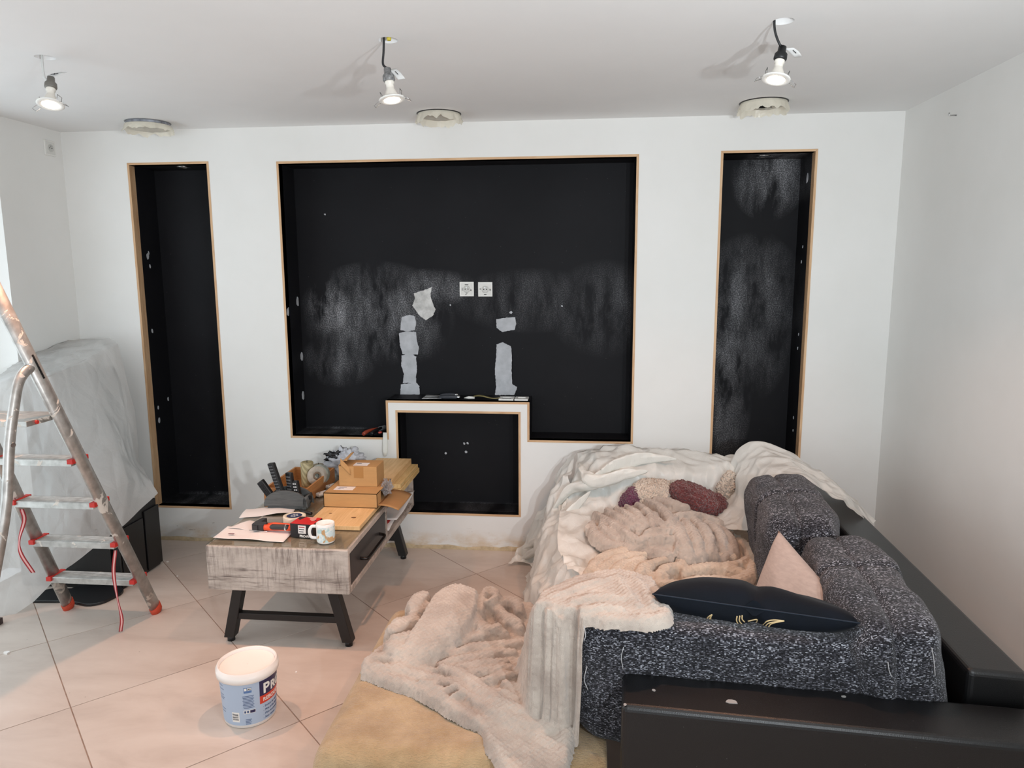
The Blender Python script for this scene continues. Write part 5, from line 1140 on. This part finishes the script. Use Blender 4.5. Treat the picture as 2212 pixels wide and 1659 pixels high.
# upper blanket
g = G()
layer(g, [[(1335, 1100, 0.476), (1400, 1080, 0.516), (1470, 1088, 0.516), (1530, 1112, 0.476)], [(1290, 1120, 0.451), (1380, 1108, 0.521), (1470, 1116, 0.521), (1560, 1132, 0.466)], [(1280, 1144, 0.431), (1370, 1148, 0.486), (1460, 1158, 0.491), (1578, 1162, 0.441)], [(1300, 1172, 0.421), (1380, 1176, 0.441), (1460, 1190, 0.441), (1582, 1188, 0.421)], [(1338, 1184, 0.411), (1400, 1192, 0.421), (1480, 1212, 0.416), (1558, 1212, 0.406)]], .014, None, 18, 18)
for P, r in (([(1286, 1108, .48), (1326, 1132, .50), (1366, 1160, .50), (1400, 1178, .47)], .017), ([(1308, 1100, .50), (1346, 1122, .53), (1384, 1150, .51)], .016), ([(1330, 1096, .52), (1362, 1116, .55), (1392, 1146, .52)], .015), ([(1352, 1092, .535), (1380, 1112, .56), (1400, 1140, .53)], .015), ([(1374, 1088, .55), (1400, 1106, .57), (1412, 1138, .54)], .015), ([(1398, 1082, .555), (1428, 1098, .57), (1446, 1122, .55), (1456, 1152, .52)], .022), ([(1412, 1080, .56), (1450, 1090, .565), (1490, 1100, .55)], .026), ([(1412, 1108, .565), (1424, 1128, .55), (1440, 1144, .53)], .016),
    ([(1376, 1164, .495), (1416, 1158, .515), (1457, 1162, .51)], .013), ([(1392, 1150, .525), (1420, 1146, .53), (1452, 1146, .53)], .016), ([(1280, 1128, .47), (1286, 1152, .46), (1316, 1174, .455), (1352, 1184, .445)], .019), ([(1298, 1124, .49), (1308, 1146, .48), (1338, 1166, .47)], .016), ([(1318, 1136, .49), (1332, 1154, .48), (1358, 1168, .475)], .014), ([(1330, 1174, .455), (1370, 1184, .455), (1412, 1188, .45)], .017), ([(1386, 1178, .465), (1430, 1180, .47), (1462, 1188, .465)], .013), ([(1380, 1186, .44), (1416, 1190, .452), (1450, 1200, .448)], .024), ([(1396, 1182, .45), (1418, 1184, .46), (1440, 1188, .46)], .02), ([(1360, 1172, .47), (1390, 1168, .48), (1420, 1172, .48)], .013),
    ([(1458, 1128, .53), (1474, 1164, .51), (1492, 1208, .455)], .026), ([(1478, 1124, .53), (1500, 1158, .51), (1514, 1204, .455)], .024), ([(1498, 1122, .525), (1526, 1154, .505), (1536, 1200, .455)], .026), ([(1524, 1128, .51), (1552, 1152, .49), (1562, 1190, .455)], .024), ([(1544, 1134, .49), (1572, 1158, .475), (1582, 1186, .45), (1560, 1208, .435)], .022), ([(1450, 1116, .55), (1500, 1112, .54), (1562, 1130, .50)], .017), ([(1428, 1140, .54), (1446, 1128, .55), (1462, 1116, .555)], .014)):
    fold(g, P, r)
soft('plush_blanket', g, M_PLUSH, 'taupe plush blanket crumpled on top of the beige one, beside the plush toy', 'blanket', .004, .005, .0022, 18, 7.0, .03, 1)

# ------------------------------------------------------------------ plush toy
def blob(c, R, M3, seed, fuzz=.009, n=56):
    A = []
    for i in range(n + 1):
        row = []
        for j in range(2 * n + 1):
            a, b = math.pi * j / n, math.pi * i / n; d = Vector((math.cos(a) * math.sin(b), math.sin(a) * math.sin(b), math.cos(b))); v = Vector((d.x * R[0], d.y * R[1], d.z * R[2]))
            k = fuzz * (noise.noise(v * 90 + Vector((seed, 0, 0))) + .8 * noise.noise(v * 220)) + .014 * noise.noise(v * 14 + Vector((0, seed, 0))); row.append(Vector(c) + M3 @ (v + d * k))
        A.append(row)
    return np.array([[list(p) for p in r] for r in A])
ym = -.56
c0 = at(1416, 1072, y=ym); t = thing('plush_toy', (c0.x, ym, .40), 'fluffy plush toy in cream, maroon and plum half buried by blankets', 'plush toy')
I3 = Matrix.Identity(3)
obj('body', G().grid(blob(at(1412, 1078, y=ym), (.125, .12, .105), I3, 1)), M_CREAM, t)
obj('patch', G().grid(blob(at(1364, 1082, y=ym - .03), (.05, .075, .065), Matrix.Rotation(.35, 3, 'Y'), 2)), M_PURPLE, t)
obj('patch', G().grid(blob(at(1503, 1078, y=ym - .06), (.135, .09, .07), Matrix.Rotation(.42, 3, 'Y'), 3)), M_MAROON, t)
obj('patch_tip', G().grid(blob(at(1548, 1090, y=ym - .05), (.045, .06, .05), I3, 5)), M_MAROON, t)
obj('belly', G().grid(blob(at(1535, 1108, y=ym - .02), (.06, .07, .045), Matrix.Rotation(.4, 3, 'Y'), 6)), M_CREAM, t)
obj('ear', G().grid(blob(at(1570, 1052, y=ym + .02), (.045, .035, .085), Matrix.Rotation(.3, 3, 'Y'), 4)), M_CREAM, t)

# ------------------------------------------------------------------ throw pillows
def pillow(corners, th, mat, name, label, seed, pinch=.06, n=40, dent=None):
    a, b, c, d = [Vector(v) for v in corners]; nrm = (b - a).cross(d - a).normalized(); g = G(); mid = (a + b + c + d) / 4
    for s in (1, -1):
        A = []
        for i in range(n + 1):
            row = []
            for j in range(n + 1):
                u, v = 2 * i / n - 1, 2 * j / n - 1
                p = (a * (1 - u) * (1 - v) + b * (1 + u) * (1 - v) + c * (1 + u) * (1 + v) + d * (1 - u) * (1 + v)) / 4
                e = pinch * ((1 - u * u) * v * v + (1 - v * v) * u * u); p = p + (mid - p) * e
                h = th * (max(0, 1 - u * u) ** .5) ** .8 * (max(0, 1 - v * v) ** .5) ** .8
                h *= 1 + .12 * noise.noise((u * 2 + seed, v * 2, s)); 
                if dent: h -= dent(u, v, s)
                row.append(list(p + nrm * s * h))
            A.append(row)
        g.grid(np.array(A) if s > 0 else np.array(A)[:, ::-1])
    return tag(obj(name, g, mat, weld=True), label, 'pillow')
e0, e1_ = at(1408, 1283, z=.735), at(1858, 1346, z=.715)
dp = Vector((.07, .26, -.12)) 
nv = pillow([e0, e1_, e1_ + dp, e0 + dp], .080, M_NAVY, 'navy_pillow', 'navy velvet pillow with gold embroidery lying along the arm cushion', 2.0, .05, 48, lambda u, v, s: .022 * math.exp(-((u - .02) / .08) ** 2) * (1 - v) * .5 + .03 * max(0, u + .2) * (1 - u * u) * (1 - v * v))
ex = (e1_ - e0).normalized(); L_ = (e1_ - e0).length; nn = (e1_ - e0).cross(dp).normalized()
obj('piping', G().tube([e0 + (e1_ - e0) * k + dp * (.5 * .05 * (1 - (2 * k - 1) ** 2)) for k in np.linspace(0, 1, 20)], .0022, 6), pm('teal_piping', (12, 26, 40), .8), nv)
# gold embroidery on the lower front face
dgm = bpy.context.evaluated_depsgraph_get(); dgm.update()
def on_pillow(px, py):
    d = FWD + RGT * ((px - 1106) / F_PX) - UPV * ((py - 829.5) / F_PX); o_ = Vector((CX, CY, CZ)) - nv.location; hit, loc, no, _ = nv.ray_cast(o_, d.normalized())
    return (loc + nv.location + no * .0012) if hit else None
for S_ in ([(1524, 1340), (1530, 1332), (1538, 1327)], [(1528, 1342), (1533, 1335), (1538, 1327), (1535, 1334), (1537, 1341)], [(1592, 1331), (1591, 1340), (1595, 1348)], [(1598, 1330), (1597, 1340), (1602, 1347)], [(1603, 1329), (1603, 1337), (1608, 1343)], [(1615, 1341), (1636, 1338), (1626, 1352), (1618, 1346)], [(1645, 1353), (1656, 1342), (1672, 1339), (1694, 1341)], [(1652, 1354), (1662, 1345), (1690, 1341)], [(1660, 1354), (1668, 1346), (1694, 1341)]):
    Q = [on_pillow(a, b) for a, b in S_]; Q = [q for q in Q if q is not None]
    if len(Q) > 1: obj('gold_stitching', G().tube(path(Q, 4 * len(Q)), .0019, 6), M_GOLD, nv)
A_ = at(1682, 1146, y=-1.62); R_ = at(1862, 1345, y=-2.06); L_c = at(1612, 1330, y=-1.75)
pillow([A_, R_, R_ + L_c - A_, L_c], .06, M_LINEN, 'linen_pillow', 'dusty pink linen pillow standing on its corner against the tweed cushions', 5.0, .03)

# ------------------------------------------------------------------ milky dust sheet over the far end of the sofa
g = G()
def patchnet(rows, nu, nv, amp, sc, seed, fine=.5): g.grid(sheet_mesh([pts(r) for r in rows], nu, nv, amp, sc, seed, fine))
y_, z_ = Yk, Zk
top = [(1250, 984, y_(-.17)), (1310, 968, y_(-.18)), (1400, 974, y_(-.2)), (1480, 984, y_(-.22)), (1550, 988, y_(-.25)), (1600, 984, y_(-.3))]
patchnet([[(q[0] + 5, q[1] + 60, y_(-.11)) for q in top], top,
 [(1238, 1030, y_(-.36)), (1310, 1012, y_(-.42)), (1400, 1012, y_(-.43)), (1480, 1016, y_(-.43)), (1550, 1020, y_(-.43)), (1592, 1016, y_(-.44))],
 [(1218, 1095, y_(-.46)), (1300, 1070, y_(-.49)), (1400, 1070, y_(-.49)), (1480, 1075, y_(-.49)), (1550, 1075, y_(-.49)), (1600, 1070, y_(-.5))],
 [(1204, 1165, z_(.42)), (1290, 1145, z_(.40)), (1400, 1140, z_(.385)), (1480, 1140, z_(.385)), (1550, 1140, z_(.385)), (1600, 1125, z_(.385))],
 [(1225, 1235, z_(.40)), (1290, 1250, z_(.385)), (1400, 1200, z_(.385)), (1480, 1200, z_(.385)), (1550, 1190, z_(.385)), (1600, 1170, z_(.385))]], 110, 90, .075, 4.6, 2.0, .8)
patchnet([
 [(1250, 984, y_(-.17)), (1215, 1015, y_(-.12)), (1202, 1065, y_(-.1)), (1166, 1120, y_(-.09)), (1132, 1180, y_(-.08)), (1096, 1221, z_(.012))],
 [(1238, 1040, y_(-.32)), (1200, 1070, y_(-.3)), (1182, 1118, y_(-.27)), (1150, 1165, y_(-.25)), (1142, 1195, z_(.05)), (1120, 1217, z_(.015))],
 [(1222, 1100, y_(-.5)), (1192, 1128, y_(-.48)), (1178, 1158, y_(-.46)), (1168, 1190, y_(-.45)), (1165, 1212, z_(.06)), (1148, 1224, z_(.015))],
 [(1212, 1160, y_(-.75)), (1196, 1185, y_(-.74)), (1178, 1212, y_(-.73)), (1160, 1238, y_(-.72)), (1142, 1265, z_(.08)), (1132, 1285, z_(.015))],
 [(1240, 1212, y_(-1.05)), (1212, 1232, y_(-1.03)), (1188, 1252, y_(-1.0)), (1166, 1275, y_(-.95)), (1150, 1296, z_(.08)), (1137, 1315, z_(.015))],
 [(1300, 1262, y_(-1.3)), (1258, 1272, y_(-1.25)), (1212, 1280, y_(-1.12)), (1184, 1298, y_(-1.06)), (1164, 1312, z_(.08)), (1148, 1322, z_(.015))]], 110, 110, .085, 6.0, 8.0, .8)
patchnet([
 [(1500, 1100, y_(-.5)), (1545, 1080, y_(-.48)), (1570, 1035, y_(-.44)), (1586, 1000, y_(-.4)), (1608, 966, y_(-.4)), (1640, 955, y_(-.42)), (1690, 972, y_(-.45)), (1750, 1010, y_(-.5)), (1806, 1047, y_(-.62)), (1884, 1128, y_(-.75))],
 [(1520, 1125, y_(-.66)), (1568, 1110, y_(-.66)), (1598, 1078, y_(-.64)), (1606, 1040, y_(-.62)), (1628, 1010, y_(-.6)), (1660, 992, y_(-.62)), (1705, 996, y_(-.66)), (1755, 1020, y_(-.7)), (1812, 1060, y_(-.8)), (1882, 1134, y_(-.82))],
 [(1545, 1148, y_(-.82)), (1600, 1153, y_(-.88)), (1637, 1142, y_(-.93)), (1642, 1095, y_(-.93)), (1662, 1070, y_(-.92)), (1697, 1048, y_(-.93)), (1750, 1042, y_(-.95)), (1796, 1074, y_(-.98)), (1850, 1112, y_(-1.0)), (1880, 1142, y_(-1.0))]], 140, 60, .045, 4.5, 5.0, .8)
# bunched twist of film along the left shoulder
for P, r in (([(1190, 1105, y_(-.40)), (1235, 1055, y_(-.44)), (1288, 1042, y_(-.5)), (1330, 1008, y_(-.46)), (1395, 990, y_(-.42)), (1460, 992, y_(-.4))], .04), ([(1252, 1000, y_(-.34)), (1262, 1025, y_(-.46)), (1290, 1040, y_(-.52)), (1350, 1025, y_(-.52)), (1400, 1018, y_(-.5))], .034), ([(1130, 1185, y_(-.2)), (1165, 1165, y_(-.3)), (1205, 1150, y_(-.52)), (1235, 1105, y_(-.56)), (1275, 1062, y_(-.54))], .034), ([(1120, 1212, y_(-.16)), (1160, 1190, y_(-.3)), (1180, 1200, y_(-.5)), (1200, 1235, y_(-.8)), (1240, 1245, y_(-1.1))], .035), ([(1200, 1060, y_(-.2)), (1215, 1090, y_(-.36)), (1205, 1130, y_(-.5)), (1190, 1170, y_(-.62))], .03)):
    Q = path(pts(P), 44); A = []
    for i, q in enumerate(Q):
        row = []
        for k in range(25):
            a = 2 * math.pi * k / 24; w = r * (math.sin(math.pi * min(max(i, .15), 42.85) / 43)) ** .6 * (1 + .5 * noise.noise((i * .16, math.cos(a + i * .08) * 1.6, math.sin(a + i * .08) * 1.6))); row.append((q.x + w * math.cos(a) * .8, q.y + w * math.cos(a) * .4, q.z + w * math.sin(a)))
        A.append(row)
    g.grid(A)
tag(obj('dust_sheet', g, M_FILM), 'milky plastic dust sheet bunched over the far end of the sofa', 'dust sheet')

# ------------------------------------------------------------------ plaster crumbs on the floor
M_CRUMB = pm('plaster_crumb', (236, 232, 228), .9)
for a, b, r, lab in ((14, 1412, .014, 'white plaster crumb on a tile joint at the left edge of the picture'), (362, 1214, .009, 'white plaster crumb on the floor beside the black cabinet corner'), (383, 1245, .006, 'small white plaster crumb on the floor between cabinet and coffee table'), (640, 1452, .005, 'small white plaster crumb on the floor right of the bucket')):
    p = at(a, b, z=0); P = [(p.x + r * math.cos(k) * (.6 + .6 * random.random()), p.y + r * .8 * math.sin(k) * (.6 + .6 * random.random())) for k in np.linspace(0, 5.4, 7)]
    tag(obj('plaster_crumb', G().prism(P, 0, r * .5), M_CRUMB), lab, 'crumb', 'plaster crumbs on the floor')
